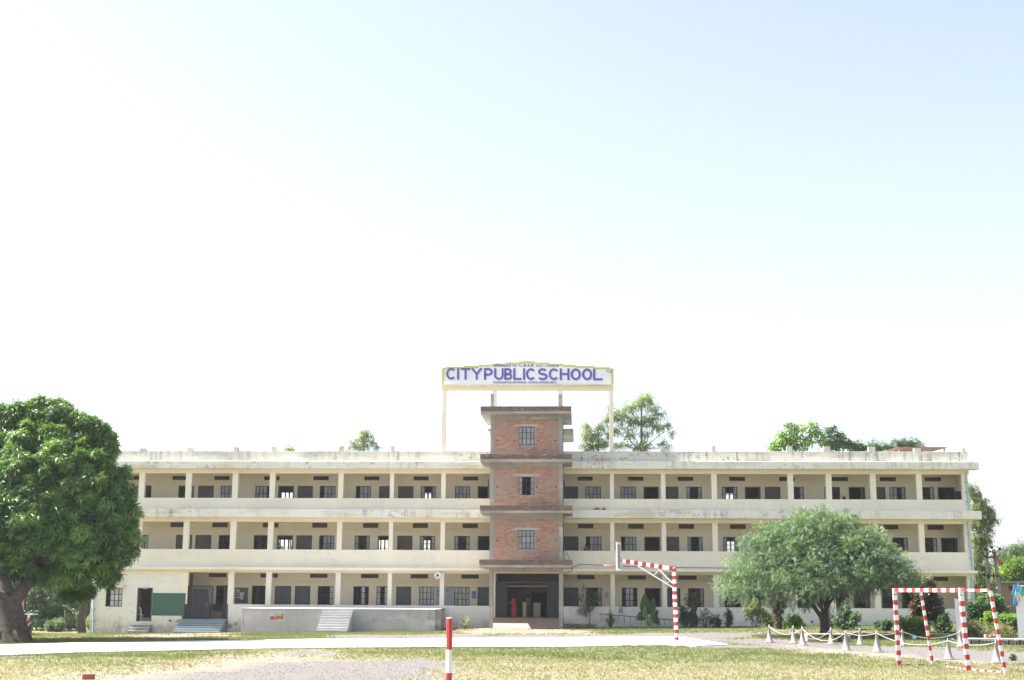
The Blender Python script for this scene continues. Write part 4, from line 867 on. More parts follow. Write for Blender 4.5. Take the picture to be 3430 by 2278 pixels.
tree('shade_tree', 'reddish leaning tree trunk with dark drooping foliage at the left end of the building', g2 + Vector((0, 0, -.2)), [g2 + Vector((0, 0, -.2)), at(272, 2070, g2.y), at(283, 2020, g2.y), at(292, 1960, g2.y), at(290, 1890, g2.y)], .32,
     [(290,1900,60),(240,1880,60),(330,1850,60),(200,1920,55),(170,1880,60),(270,1830,70),(240,1950,25),(180,1960,28)], g2.y, 2600, 'mango', (.8, 1.2), lf_mango, bark=m_bark)
g3 = gr(79, 2112)
tree('thin_tree', 'straight thin trunk standing behind the mango tree near the motorcycles', g3, [g3 + Vector((0, 0, -.2)), at(80, 2050, g3.y), at(82, 1990, g3.y), at(84, 1900, g3.y)], .2, [(90,1900,50),(120,1930,40),(60,1930,50)], g3.y, 900, 'mango', (.8, 1.2), lf_mango, bark=m_bark)

# feathery umbrella tree at the right
nb = gr(2760, 2131); YN = nb.y
nt_ = thing('umbrella_tree', 'round feathery green tree with wide umbrella crown behind the traffic cones', 'tree', nb)
b = MB()
def PN(x, y, dy=0): return at(x, y, YN + dy)
b.tube([nb + Vector((0, 0, -.2)), PN(2763, 2110), PN(2762, 2080), PN(2760, 2062)], [.30, .25, .235, .24], 12)
for P_, r in [([PN(2754,2075), PN(2748,2062,-.2), PN(2728,2035,-.5), PN(2706,2008,-.8), PN(2670,1960,-1.2), PN(2600,1900,-1.4)], .15), ([PN(2760,2066), PN(2757,2045,.3), PN(2735,2012,.6), PN(2710,1960,.8), PN(2680,1880,1)], .12), ([PN(2763,2066), PN(2770,2030), PN(2774,1995), PN(2775,1930), PN(2760,1820)], .16), ([PN(2757,2060), PN(2750,2020,.4), PN(2745,1990,.6), PN(2730,1930,1)], .09), ([PN(2768,2040,-.1), PN(2785,2010,-.3), PN(2805,1990,-.5), PN(2860,1940,-1), PN(2950,1880,-1.2)], .09), ([PN(2766,2035,.2), PN(2755,2010,.6), PN(2750,1990,.9), PN(2820,1900,1.6)], .08)]:
    b.tube(P_, [r * (1 - .75 * k / (len(P_) - 1)) for k in range(len(P_))], 8)
for k in range(26):
    a = rng.uniform(0, 2 * PI); r = rng.uniform(1.5, 4.3); e = Vector((nb.x - .2 + r * math.cos(a), nb.y + r * .75 * math.sin(a), 3.6 + (1 - (r / 5.4) ** 2) * 2.4)); limb(b, PN(2765, 1990) + Vector((.3 * math.cos(a), .3 * math.sin(a), 0)), e, .06, .015, 1.0, 5, 5)
b.build('trunk', m_bark, nt_)
cN = Vector((nb.x - .25, nb.y, 0)); blobs = []
for k in range(95):
    u = (k + .5) / 95; ph = k * 2.39996; th = math.acos(1 - u * .97); rx, ry, rz = 4.55, 3.6, 3.75
    tilt = .35 * math.cos(ph) * math.sin(th)
    blobs.append((cN.x + rx * math.sin(th) * math.cos(ph) * rng.uniform(.92, 1.06), cN.y + ry * math.sin(th) * math.sin(ph), 2.35 + rz * (.55 * math.cos(th) + .45 * math.cos(th) ** 2.2) * rng.uniform(.95, 1.04) - (.35 if math.cos(ph) < 0 else -.1) * math.sin(th) ** 4, *(rng.uniform(.75, 1.1) * np.array([1, .9, .62]))))
small = []
for k in range(330):
    q = blobs[k % len(blobs)]; d = rng.normal(size=3); d[2] = abs(d[2]) * .8; d /= np.linalg.norm(d); rr_ = rng.uniform(.26, .5)
    small.append((q[0] + d[0] * q[3] * .9, q[1] + d[1] * q[4] * .9, q[2] + d[2] * q[5] * .95, rr_ * 1.25, rr_ * 1.2, rr_ * .55))
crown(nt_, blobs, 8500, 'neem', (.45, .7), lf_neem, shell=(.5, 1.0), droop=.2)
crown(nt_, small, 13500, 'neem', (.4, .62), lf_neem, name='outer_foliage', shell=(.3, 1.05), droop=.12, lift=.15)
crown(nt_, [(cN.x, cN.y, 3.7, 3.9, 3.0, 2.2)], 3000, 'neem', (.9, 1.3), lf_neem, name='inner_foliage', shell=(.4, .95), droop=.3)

# trees standing behind the building
def bt(name, label, Y, xb, lumps_, n, tp, sc_, mat, r=.25, bark=m_bark2, shell=(.15, 1.05), droop=.5, **k):
    z0 = -.5; x0 = at(xb, 1900, Y).x; cx = sum(q[0] for q in lumps_) / len(lumps_); cy = max(q[1] for q in lumps_)
    P_ = [Vector((x0, Y, z0)), Vector((x0 + .2, Y, 4)), at((xb + cx) / 2, cy + 120, Y), at(cx, cy, Y), at(cx, min(q[1] for q in lumps_) + 20, Y)]
    return tree(name, label, P_[0], P_, r, lumps_, Y, n, tp, sc_, mat, bark=bark, shell=shell, droop=droop, group='trees beyond the building', **k)
bt('eucalyptus_tree', 'tall sparse eucalyptus with drooping leaves behind the roof, right of the sign', 112, 2120, [(2170,1335,34),(2140,1350,30),(2110,1365,28),(2190,1370,26),(2080,1390,32),(2050,1400,24),(2120,1410,28),(2170,1405,30),(2210,1390,22),(2060,1440,26),(2110,1455,28),(2160,1450,24),(2230,1425,22),(2250,1450,16),(2200,1430,24),(2090,1490,22),(2160,1495,26),(2220,1485,20),(2235,1500,16),(2130,1500,22),(2040,1360,18)], 1350, 'euc', (.8, 1.3), lf_euc, .2)
bt('eucalyptus_tree', 'lower eucalyptus behind the roof between the tower and the outer sign post', 112, 1990, [(1962,1425,20),(1965,1460,24),(1990,1455,22),(2015,1430,24),(2035,1400,18),(1995,1490,28),(2025,1480,26),(1965,1500,24),(2040,1450,18),(2050,1495,22)], 650, 'euc', (.8, 1.3), lf_euc, .16)
bt('eucalyptus_tree', 'small treetop showing over the parapet of the left wing', 118, 1220, [(1222,1445,18),(1235,1460,18),(1210,1465,20),(1185,1480,15),(1225,1490,26),(1200,1495,22),(1250,1480,14),(1262,1495,14),(1175,1497,12)], 430, 'euc', (.7, 1.1), lf_euc, .14)
bt('palm_frond_tree', 'single drooping frond tip peeping over the left parapet', 108, 966, [(966,1502,9),(972,1508,8)], 60, 'neem', (.8, 1.1), lf_yel, .08)
bt('papaya_tree', 'bright yellow-green large-leaved treetop behind the right roof', 104, 2680, [(2645,1430,20),(2680,1440,24),(2620,1465,26),(2660,1470,26),(2720,1425,16),(2730,1455,24),(2700,1480,28),(2600,1492,26),(2640,1497,24),(2750,1480,24),(2585,1505,16),(2680,1500,20)], 190, 'papaya', (.75, 1.1), lf_yel, .12)
bt('green_tree', 'light green treetop right of the yellow-green tree behind the roof', 106, 2790, [(2780,1440,16),(2775,1475,22),(2815,1465,20),(2800,1490,26),(2840,1490,20),(2870,1500,18),(2895,1503,14)], 330, 'papaya', (.6, .9), lf_neem, .12)
bt('green_tree', 'dark green bushy treetop left of the rusty tin roof', 106, 2960, [(2925,1492,14),(2950,1498,16),(2980,1497,14),(3010,1482,13),(3035,1488,15),(3065,1484,13),(2990,1502,12),(3085,1490,8),(3040,1500,14)], 620, 'neem', (.8, 1.1), lf_bush, .12)
bt('eucalyptus_tree', 'tall eucalyptus with hanging branches beside the right end of the building', 101, 3285, [(3250,1630,22),(3262,1660,24),(3262,1700,26),(3290,1680,24),(3310,1710,26),(3325,1740,20),(3290,1740,28),(3260,1750,26),(3310,1770,18),(3270,1800,30),(3300,1810,24),(3275,1850,32),(3265,1890,30),(3300,1900,30),(3270,1940,30),(3305,1960,34),(3275,1990,34),(3300,2020,34)], 2300, 'euc', (.8, 1.25), lf_euc, .22)
bt('distant_tree', 'pale hazy treetops beyond the utility poles at the right edge', 150, 3390, [(3350,1860,26),(3385,1845,30),(3420,1840,30),(3450,1850,40),(3370,1890,34),(3410,1890,40),(3450,1900,40),(3360,1930,36)], 1700, 'euc', (1.4, 2.0), lf_haze, .3, limbs=False)
bt('leafy_tree', 'light green willowy tree behind the brick shed roof', 112, 3400, [(3385,1895,26),(3410,1890,28),(3375,1930,30),(3410,1925,30),(3440,1900,34),(3345,1925,26),(3450,1935,30),(3360,1955,20)], 2200, 'euc', (.9, 1.3), lf_yel, .2)
for i, (px, py, wx_, lab) in enumerate([(140, 2000, 70, 'hazy green tree behind the wire fence, left one'), (215, 1990, 75, 'hazy green tree behind the wire fence, middle one'), (290, 2010, 60, 'bright yellow-green tree behind the reddish trunk')]):
    bt('far_tree', lab, 125 + 6 * i, px, [(px - wx_ * .5, py + 20, 34), (px + wx_ * .4, py + 10, 36), (px, py - 20, 38), (px - 20, py + 60, 44), (px + 30, py + 60, 44), (px, py + 90, 40)], 1300, 'bush', (2.2, 3.2), lf_yel if i == 2 else lf_haze, .3)
# far belt of trees closing the horizon
V_, T_, tn_ = cloud([(x, 190 + 25 * math.sin(x * .05), 2.0 + 1.5 * math.sin(x * .11) ** 2, 8, 6, 5 + 2 * math.sin(x * .07)) for x in range(-190, 200, 7) if not (-38 < x < 34)], 9000, 'bush', (7, 12), shell=(.5, 1.05))
me = np_mesh('distant_woodland', V_, T_, tone=tn_); me.materials.append(lf_haze); tag(link('distant_woodland', me), kind='stuff')

# ------------------------------------------------------------------ plants along the building
def bush(name, label, px, pyb, wpx, hpx, n, tp, sc_, mat, group=None, Y=None, stems=5, cat='shrub', shell=(.35, 1.05), bark=m_bark):
    g_ = gr(px, pyb) if Y is None else Vector((at(px, pyb, Y).x, Y, at(px, pyb, Y).z)); s_ = pxm(g_.y); w_, h_ = wpx / s_ / 2 * 1.1, hpx / s_ * 1.3
    n = int(n * .8); t = thing(name, label, cat, g_, group); L_ = []
    for k in range(11):
        a = k * 2.4 + rng.uniform(0, 1); rr_ = w_ * rng.uniform(.2, .95); q_ = rng.uniform(.16, .34)
        L_.append((g_.x + rr_ * math.cos(a), g_.y + rr_ * .8 * math.sin(a), g_.z + h_ * rng.uniform(.15, 1.0 - .45 * rr_ / w_), w_ * q_, w_ * q_, h_ * q_ * .75))
    L_.append((g_.x, g_.y, g_.z + h_ * .4, w_ * .45, w_ * .45, h_ * .3)); b = MB()
    for q in L_[:stems]: limb(b, g_ + Vector((random.uniform(-.05, .05), 0, -.05)), q[:3], .025, .008, 1, 4, 5)
    b.build('stem', bark, t); crown(t, L_, n, tp, sc_, mat, name='foliage', shell=shell); return t
def tg(px, pyb): return gr(px, pyb).y
t = thing('young_tree', 'slim young tree with airy leaves just right of the entrance', 'tree', gr(1972, 2094)); g_ = gr(1972, 2094); YY = min(g_.y, 89.2)
b = MB(); b.tube([Vector((g_.x, YY, g_.z - .1)), at(1976, 2060, YY), at(1972, 2020, YY), at(1966, 1980, YY)], [.05, .04, .03, .015], 7)
for x, y in [(1950, 2045), (1990, 2010), (1948, 2000), (2000, 2000), (1985, 2035), (1960, 1970)]: limb(b, at(1974, 2050, YY), at(x, y, YY), .02, .006, 1, 4, 5)
b.build('trunk', m_bark2, t); crown(t, pb(YY, [(1950,2045,11),(1962,2050,9),(1985,2010,14),(1945,1998,8),(1998,1998,12),(1972,2000,12),(1980,2030,9),(1962,1978,9),(1965,2025,8)]), 620, 'neem', (.35, .55), lf_bush)
def spiky(name, label, px, pyb, wpx, hpx, n, mat, Y=None):
    g_ = gr(px, pyb); g_.y = min(g_.y, 89.2); s_ = pxm(g_.y); b = MB()
    for k in range(n):
        a = k * 2.4; r = wpx / s_ / 2 * 1.35 * (.15 + .85 * ((k * 5) % 7) / 7); h_ = hpx / s_ * (1.0 - .45 * r / (wpx / s_ / 2)); b.tn = random.random()
        p0 = g_ + Vector((.03 * math.cos(a), .03 * math.sin(a), 0)); p1 = g_ + Vector((r * .45 * math.cos(a), r * .45 * math.sin(a), h_ * .62)); p2 = g_ + Vector((r * math.cos(a), r * math.sin(a), h_ * (1.05 if k % 3 else .5)))
        sd = Vector((-math.sin(a), math.cos(a), 0)) * .028; b.add([p0 - sd * .6, p0 + sd * .6, p1 - sd, p1 + sd, p2], [(0, 1, 3, 2), (2, 3, 4)])
    t = thing(name, label, 'plant', g_); b.build('leaf_blades', mat, t); MB().tube([g_, g_ + Vector((0, 0, .15))], .06, 7).build('stem', m_bark, t); return t
spiky('yucca_plant', 'spiky green sword-leaved plant in front of the ladder end', 2042, 2098, 54, 66, 52, lf_bush)
spiky('aloe_plant', 'grey-green spiky plant growing between the stage platform and the entrance', 1556, 2108, 52, 58, 40, lf_euc)
# elephant-ear plant
g_ = gr(2172, 2100); g_.y = min(g_.y, 88.8); t = thing('elephant_ear_plant', 'giant elephant-ear plant with big upright dark green leaves by the right wing', 'plant', g_); YE = g_.y
def bigleaf(cx, cy, w_, h_, rot, dy, mat=lf_bush):
    b = MB(); s_ = pxm(YE); c_ = at(cx, cy, YE + dy); n_ = 12; tip = []
    OUT = [(0, .5), (-.20, .36), (-.40, .12), (-.5, -.14), (-.42, -.36), (-.2, -.47), (0, -.38), (.2, -.47), (.42, -.36), (.5, -.14), (.40, .12), (.20, .36)]
    for k in range(n_):
        u, v = OUT[k][0] * w_, OUT[k][1] * h_
        uu = u * math.cos(rot) - v * math.sin(rot); vv = u * math.sin(rot) + v * math.cos(rot); tip.append(c_ + Vector((uu / s_, -.08 + abs(u) / s_ * .6, vv / s_)))
    b.tn = random.uniform(.2, .6); b.add([c_ + Vector((0, -.02, 0))] + tip, [(0, k + 1, (k + 1) % n_ + 1) for k in range(n_)], True); o = b.build('leaf', mat, t)
    MB().tube([g_ + Vector((0, 0, 0)), (g_ + c_) / 2 + Vector((0, .05, .1)), c_ + Vector((0, .03, -h_ / s_ * .3))], [.05, .03, .015], 6).build('stalk', m_stalk, t)
m_stalk = simple('pale_green_stalk', (.20, .30, .10), .6)
for a in [(2163,2026,40,72,.12,0),(2185,2030,26,58,-.2,.15),(2147,2066,32,34,2.2,-.1),(2192,2062,24,44,2.9,-.15),(2200,2080,22,34,-2.6,.1),(2160,2050,16,44,-.05,-.25,lf_yel)]: bigleaf(*a)
m_ivy = leafmat('ivy_leaf', (.05, .06, .03), (.10, .11, .05), (.20, .18, .09), .2, .6)
for args in [('low_shrub','small rounded shrub with thin leaves right of the elephant-ear plant',2230,2097,36,46,330,'bush',(.7,1.0),lf_neem),
    ('low_shrub','bushy green shrub just left of the dark leaning trunk',2293,2100,40,56,420,'bush',(.7,1.1),lf_bush),
    ('low_shrub','reddish twiggy shrub right of the dark leaning trunk',2365,2102,46,56,260,'neem',(.3,.5),lf_croton),
    ('low_shrub','low green weeds at the foot of the right wing wall, near the grey twigs',2400,2103,46,34,260,'bush',(.6,.9),lf_bush),
    ('low_shrub','narrow pointed green shrub in front of the right wing wall',2442,2102,22,50,280,'bush',(.6,.9),lf_bush),
    ('low_shrub','pale dusty shrub with tall stems left of the ivy-covered stump',2530,2102,56,80,700,'bush',(.6,.9),lf_euc),
    ('low_shrub','dark green shrub touching the ivy-covered stump on its left',2572,2100,36,40,320,'bush',(.7,1.0),lf_bush),
    ('low_shrub','bright green upright shrub between the ivy stump and the umbrella tree',2665,2106,64,44,560,'bush',(.6,1.0),lf_yel),
    ('low_shrub','broad rounded green shrub right of the umbrella tree trunk',2838,2110,84,66,900,'bush',(.8,1.1),lf_neem),
    ('low_shrub','dull brownish shrub right behind the umbrella tree trunk',2785,2106,30,52,260,'neem',(.4,.6),lf_croton),
    ('low_shrub','low dark shrub left of the goal by the building wall',2968,2114,54,30,380,'bush',(.7,1.0),lf_bush),
    ('low_shrub','bright big-leaved shrub below the croton behind the goal',3062,2128,76,44,420,'bush',(1.2,1.7),lf_yel),
    ('croton_bush','tall dark croton bush with reddish leaf tips behind the goal',3105,2120,92,150,2100,'bush',(1.0,1.4),lf_croton),
    ('low_shrub','small dark leafy shrub right of the croton bush',3162,2122,40,56,500,'bush',(.8,1.1),lf_bush),
    ('low_shrub','loose green bush at the right end corner of the building',3275,2120,74,78,800,'bush',(1.0,1.5),lf_bush),
    ('low_shrub','tangled dry grey weeds beside the white leaning board',3258,2134,80,46,700,'euc',(.5,.8),lf_dry),
    ('low_shrub','sprawling light green weeds in front of the brick shed',3370,2128,100,62,1100,'bush',(1.0,1.5),lf_yel),
    ('low_shrub','dense dark bush under the transformer',3330,2110,80,84,900,'bush',(1.2,1.7),lf_bush),
    ('low_shrub','dry weeds behind the low stone slabs',3350,2136,100,34,700,'euc',(.5,.8),lf_dry),
    ('low_shrub','small green tuft on the gravel beside the goal',3394,2212,14,16,60,'bush',(.4,.6),lf_bush)]:
    bush(*args)
for i, (px, pyb, w_, h_, lab, mm) in enumerate([(130, 2112, 60, 46, 'weedy light green undergrowth right of the parked motorcycle', lf_yel), (185, 2116, 70, 40, 'weedy undergrowth below the wire fence, middle clump', lf_dry), (240, 2112, 60, 44, 'weedy undergrowth just left of the reddish trunk', lf_yel), (100, 2075, 26, 40, 'bright green sapling behind the motorcycle', lf_yel), (302, 2108, 26, 40, 'bright leafy weeds between the reddish trunk and the wall', lf_yel)]):
    bush('undergrowth', lab, px, pyb, w_ * 1.25, h_ * .95, 1500, 'bush', (.45, .8), lf_yel if i != 1 else lf_neem, group='weeds by the wire fence')
bush('dark_bush', 'dense dark green bush behind the wire fence', 190, 2098, 130, 70, 1500, 'bush', (1.4, 2.0), lf_bush, Y=100)
# dark leaning trunk with fern, ivy stump
g_ = gr(2322, 2102); t = thing('fern_stump', 'dark leaning tree trunk with ferns on top beside the basketball post', 'tree stump', g_)
MB().tube([g_ + Vector((0, 0, -.1)), at(2326, 2080, g_.y), at(2322, 2050, g_.y), at(2328, 2028, g_.y)], [.24, .2, .19, .2], 10).build('trunk', m_bark, t)
crown(t, pb(g_.y, [(2322,2018,17),(2312,2008,13),(2332,2012,13),(2325,1998,10)]), 200, 'neem', (.4, .7), lf_croton, name='fern')
crown(t, pb(g_.y, [(2318,2060,13),(2312,2085,14),(2330,2080,12)]), 300, 'bush', (.4, .6), lf_bush, name='creeper')
g_ = gr(2607, 2107); t = thing('ivy_stump', 'ivy-covered tree stump in front of the right wing, left of the umbrella tree', 'tree stump', g_)
MB().tube([g_ + Vector((0, 0, -.1)), at(2604, 2070, g_.y), at(2606, 2030, g_.y), at(2604, 2000, g_.y)], [.26, .2, .2, .16], 10).build('trunk', m_bark, t)
crown(t, pb(g_.y, [(2605,2010,22),(2598,2030,17),(2614,2030,16),(2606,2055,15),(2605,2080,15),(2606,1990,18)]), 1000, 'bush', (.5, .8), m_ivy, name='ivy')

# ------------------------------------------------------------------ games equipment
def striped(pts_, r, n, a0, lens, par, first='red', name='pole', sec=8, square=False):
    """a painted pole: each colour band is a part"""
    a, b_ = Vector(pts_[0]), Vector(pts_[1]); t = 0; k = 0; Lg = (b_ - a).length; red = first == 'red'
    while t < Lg - 1e-3:
        e = min(Lg, t + lens[k % len(lens)]); p, q = a.lerp(b_, t / Lg), a.lerp(b_, e / Lg); m_ = MB()
        if square: m_.obox(p, q, r * 2)
        else: m_.tube([p, q], r, sec, caps=True)
        m_.build('red_band' if red else 'white_band', m_red if red else m_white, par); red = not red; t = e; k += 1
# basketball post
g_ = gr(2268, 2147); YBk = g_.y; bp = thing('basketball_hoop', 'tall red and white striped basketball post with long arm and backboard at the court end', 'basketball hoop', g_)
striped([at(2266.5, 2147, YBk), at(2257, 1901, YBk)], .105, 8, 0, [.17, .19], bp)
# arm rising towards the board
AE = at(2080, 1878, YBk); AS = at(2261, 1906, YBk)
dA = (AE - AS); La = dA.length; t0 = 0; k = 0; seq = [.28, .34, .19, .20, .19, .20, .19, .20, .19, .20, .19, .20, .19, .20, .19]
while t0 < La - 1e-3:
    e = min(La, t0 + seq[min(k, 14)]); p, q = AS + dA * t0 / La, AS + dA * e / La; red = (k % 2 == 0)
    MB().obox(p, q, .16, .2).build('red_band' if red else 'white_band', m_red if red else m_white, bp); t0 = e; k += 1
for (p, q, r) in [((2138, 1896), (2255, 1968), .028), ((2208, 1908), (2253, 1953), .035), ((2208, 1908), (2191, 1926), .022), ((2243, 1944), (2235, 1954), .022)]:
    MB().tube([at(*p, YBk), at(*q, YBk)], r, 6).build('brace', m_white, bp)
MB().tube([at(2078, 1860, YBk), at(2103, 1878, YBk)], .022, 6).build('brace', m_white, bp)
# the board is seen almost edge-on
bz1, bz0 = at(2068, 1820, YBk).z, at(2077, 1907, YBk).z; bxx = at(2072, 1860, YBk).x
hw = .9; c_ = Vector((bxx, YBk, 0)); dv = Vector((.13, 1, 0)).normalized()
def BP(u, z, off=0): return c_ + dv * u + Vector((off, 0, z))
fb = MB(); a_, b2 = BP(-hw, bz0), BP(hw, bz0); a2, b3 = BP(-hw, bz1), BP(hw, bz1)
fb.obox(a_, a2, .07).obox(b2, b3, .07).obox(a_, b2, .07).obox(a2, b3, .07); fb.build('board_frame', m_white, bp)
pn = MB(); pn.add([BP(-hw + .03, bz0 + .03, -.015), BP(hw - .03, bz0 + .03, -.015), BP(hw - .03, bz1 - .03, -.015), BP(-hw + .03, bz1 - .03, -.015), BP(-hw + .03, bz0 + .03, .015), BP(hw - .03, bz0 + .03, .015), BP(hw - .03, bz1 - .03, .015), BP(-hw + .03, bz1 - .03, .015)], [(0,3,2,1),(4,5,6,7),(0,1,5,4),(1,2,6,5),(2,3,7,6),(3,0,4,7)])
pn.build('backboard', simple('clear_board_face', (.24, .23, .19), .3), bp)
zz = bz0 + .42; b = MB()
for (p, q) in (((-.3, 0), (.3, 0)), ((-.3, .45), (.3, .45)), ((-.3, 0), (-.3, .45)), ((.3, 0), (.3, .45))): b.obox(BP(p[0], zz + p[1], -.02), BP(q[0], zz + q[1], -.02), .045)
b.build('target_square', m_white, bp)
rc = at(2043, 1894, YBk); rc.x = bxx - .46; rz = at(2045, 1894, YBk).z; b = MB(); rp = [Vector((rc.x + .27 * math.cos(a), YBk + .27 * math.sin(a), rz)) for a in np.linspace(0, 2 * PI, 19)]
b.tube(rp, .022, 6, caps=False).obox((rc.x + .25, YBk - .08, rz), (bxx, YBk - .1, rz - .05), .03).obox((rc.x + .25, YBk + .08, rz), (bxx, YBk + .1, rz - .05), .03); b.build('rim', simple('orange_rim_paint', (.60, .16, .07), .4), bp)
# near striped post
YQ = 26.0; p1 = at(1506, 2071, YQ); zq = p1.z; pr = thing('striped_post', 'single red and white striped post standing alone in the foreground', 'post', (p1.x, YQ, 0))
edges = [at(1506, y, YQ).z for y in (2071, 2176, 2254)]; step_ = edges[1] - edges[2]; zz = edges[2]; rr = 10.3 / pxm(YQ)
MB().lathe([(rr, edges[1]), (rr, zq - .012), (rr * .96, zq)], (p1.x, YQ, 0), 8, smooth=False).build('red_band', m_red, pr)
MB().lathe([(rr * .96, zq - .001), (rr * .9, zq + .012), (0, zq + .02)], (p1.x, YQ, 0), 8, smooth=False).build('cap', m_white, pr)
z1_ = edges[1]; red = False
while z1_ > .01:
    z0_ = max(0, z1_ - step_); MB().lathe([(rr, z0_ - (.1 if z0_ == 0 else 0)), (rr, z1_)], (p1.x, YQ, 0), 8, smooth=False).build('red_band' if red else 'white_band', m_red if red else m_white, pr); z1_ = z0_; red = not red
# goal
A, Bp, Cc, Dd = gr(3012, 2229), gr(3244, 2246), gr(3125, 2230), gr(3368, 2255)
def top_at(px, py, Y): return at(px, py, Y)
At, Bt, Ct, Dt = top_at(2997, 1977, A.y), top_at(3219, 1977, Bp.y), top_at(3085, 1982, Cc.y), top_at(3317, 1977, Dd.y)
gl = thing('goal_frame', 'red and white striped goal frame standing on the grass at the right', 'goal', (A + Bp) / 2)
pl = [.155, .165]
striped([A, At - Vector((0, 0, .12))], .062, 8, 0, pl, gl, square=True); striped([Bp, Bt - Vector((0, 0, .14))], .063, 8, 0, pl, gl, square=True)
striped([Cc, Ct], .04, 8, 0, [.16, .16], gl, 'white', square=True); striped([Dd, Dt], .045, 8, 0, [.16, .16], gl, 'white', square=True)
MB().obox(At - Vector((0, 0, .12)), At + Vector((0, 0, .062)), .126).build('corner_sleeve', m_white, gl); MB().obox(Bt - Vector((0, 0, .14)), Bt + Vector((0, 0, .07)), .142).build('corner_sleeve', m_white, gl)
e = (Bt - At).normalized() * .075; striped([At + e, Bt - e], .058, 8, 0, [(Bt - At).length / 15.5], gl, square=True)
e = (Dt - Bt).normalized() * .075; striped([Bt + e, Dt], .035, 8, 0, [(Dt - Bt).length / 4.6], gl, square=True)
e = (Ct - At).normalized() * .08; striped([At + e, Ct], .035, 8, 0, [.15], gl, square=True)
up_ = Vector((0, 0, .03)); striped([Bp + up_, Dd + up_], .02, 8, 0, [.16], gl, square=True); striped([gr(3173, 2236) + up_, Bp + up_], .019, 8, 0, [.16], gl, 'white', square=True); striped([A + up_, Cc + up_], .015, 8, 0, [.2], gl, 'white', square=True)
# traffic cones
def cone_at(px, pyb, pyt, label):
    g_ = gr(px, pyb); hc = at(px, pyt, g_.y).z; t = thing('traffic_cone', label, 'traffic cone', g_, 'grey cones holding the rope'); z = g_.z; H = hc - z
    R = H * .22
    MB().lathe([(R * 1.35, 0), (R * 1.35, .03), (R * 1.05, .045)], g_, 8, smooth=False).build('base', m_cone, t)
    MB().lathe([(R * 1.0, .04), (R * .96, .08), (R * .78, .1), (R * .20, H * .84), (R * .26, H * .85), (R * .26, H * .87), (R * .15, H * .9), (R * .13, H), (0, H)], g_, 18).build('body', m_cone, t)
    return g_ + Vector((0, 0, H * .88))
cn = {}
for k, a in {1: (2578, 2152, 2092, 'leftmost grey traffic cone of the roped row'), 2: (2659, 2154, 2095, 'second grey cone from the left, in the back row'), 3: (2689, 2163, 2098, 'third grey cone from the left, in front of the stone bench'), 4: (2785, 2158, 2101, 'grey cone in front of the umbrella tree trunk'), 5: (2835, 2180, 2111, 'large front grey cone right of the stone bench'), 6: (2882, 2160, 2104, 'back row grey cone with a pale patch, midway to the goal'), 7: (2939, 2184, 2112, 'front grey cone just left of the goal'), 8: (3024, 2162, 2108, 'back row grey cone right beside the near goal post'), 9: (3178, 2208, 2138, 'grey cone seen through the goal mouth'), 10: (3219, 2166, 2109, 'grey cone in front of the white leaning board'), 11: (3339, 2220, 2143, 'grey cone behind the rightmost goal post')}.items(): cn[k] = cone_at(*a)
def rope(label, ks, sags, ext=None):
    t = None; pts_ = []
    P_ = [cn[k] for k in ks] + ([ext] if ext is not None else [])
    for i, (a, b_) in enumerate(zip(P_, P_[1:])):
        for k in range(14): u = k / 14; v = a.lerp(b_, u); v.z -= sags[i] * 4 * u * (1 - u); pts_.append(v)
    pts_.append(P_[-1]); o = MB().tube(pts_, .0105, 6).build('rope', m_rope, None, loc=P_[0]); tag(o, label, 'rope')
rope('thick white rope slung along the front row of cones through the goal', [1, 3, 5, 7, 9, 11], [.30, .42, .10, .28, .12, .1], Vector((16.2, 49.5, .42)))
rope('thin white rope slung along the back row of cones', [1, 2, 4], [.16, .48]); rope('thin white rope between the back cones left of the goal', [4, 6, 8, 10], [.2, .18, .3])
# stone bench round the tree
g0 = gr(2775, 2150); bt_ = thing('stone_bench', 'low stone slab bench on two blocks around the umbrella tree trunk', 'bench', g0)
zt_ = at(2775, 2124, g0.y).z
MB().box(at(2706, 2126, g0.y).x, at(2838, 2126, g0.y).x, g0.y - .1, g0.y + 1.3, zt_ - .06, zt_).build('seat_slab', m_stone, bt_, bevel=.01)
for a, b_ in ((2704, 2736), (2820, 2850)): MB().box(at(a, 2140, g0.y).x, at(b_, 2140, g0.y).x, g0.y + .02, g0.y + 1.2, -.05, zt_ - .063).build('support_block', m_stone, bt_, bevel=.02)
# ladder leaning low against the wall
lad = thing('ladder', 'long metal ladder lying on its side along the right wing wall', 'ladder', gr(2150, 2096)); YL = 89.3
u0, u1, w0, w1 = at(2006, 2056, YL), at(2290, 2080, YL), at(2004, 2082, YL), at(2295, 2097, YL)
for p, q in ((u0, u1), (w0, w1)): MB().obox(p, q, .05).build('rail', m_dark if p is u0 else m_grey, lad)
for k in range(15): t_ = (k + .5) / 15; MB().obox(u0.lerp(u1, t_), w0.lerp(w1, t_), .03).build('rung', m_dark, lad)
# mop
g_ = at(2080, 2090, 89.5); t = thing('mop', 'grey mop standing upside down against the right wing wall', 'mop', g_); MB().tube([g_, at(2080, 2042, 89.5)], .018, 6).build('handle', m_white, t)
b = MB()
for k in range(16): a = k * 2.4; p = at(2080, 2031, 89.5); b.tube([p, p + Vector((.08 * math.cos(a), .05 * math.sin(a), -.05)), p + Vector((.13 * math.cos(a), .08 * math.sin(a), -.34 - .06 * (k % 3)))], [.03, .035, .012], 5)
b.build('mop_head', m_cone, t)
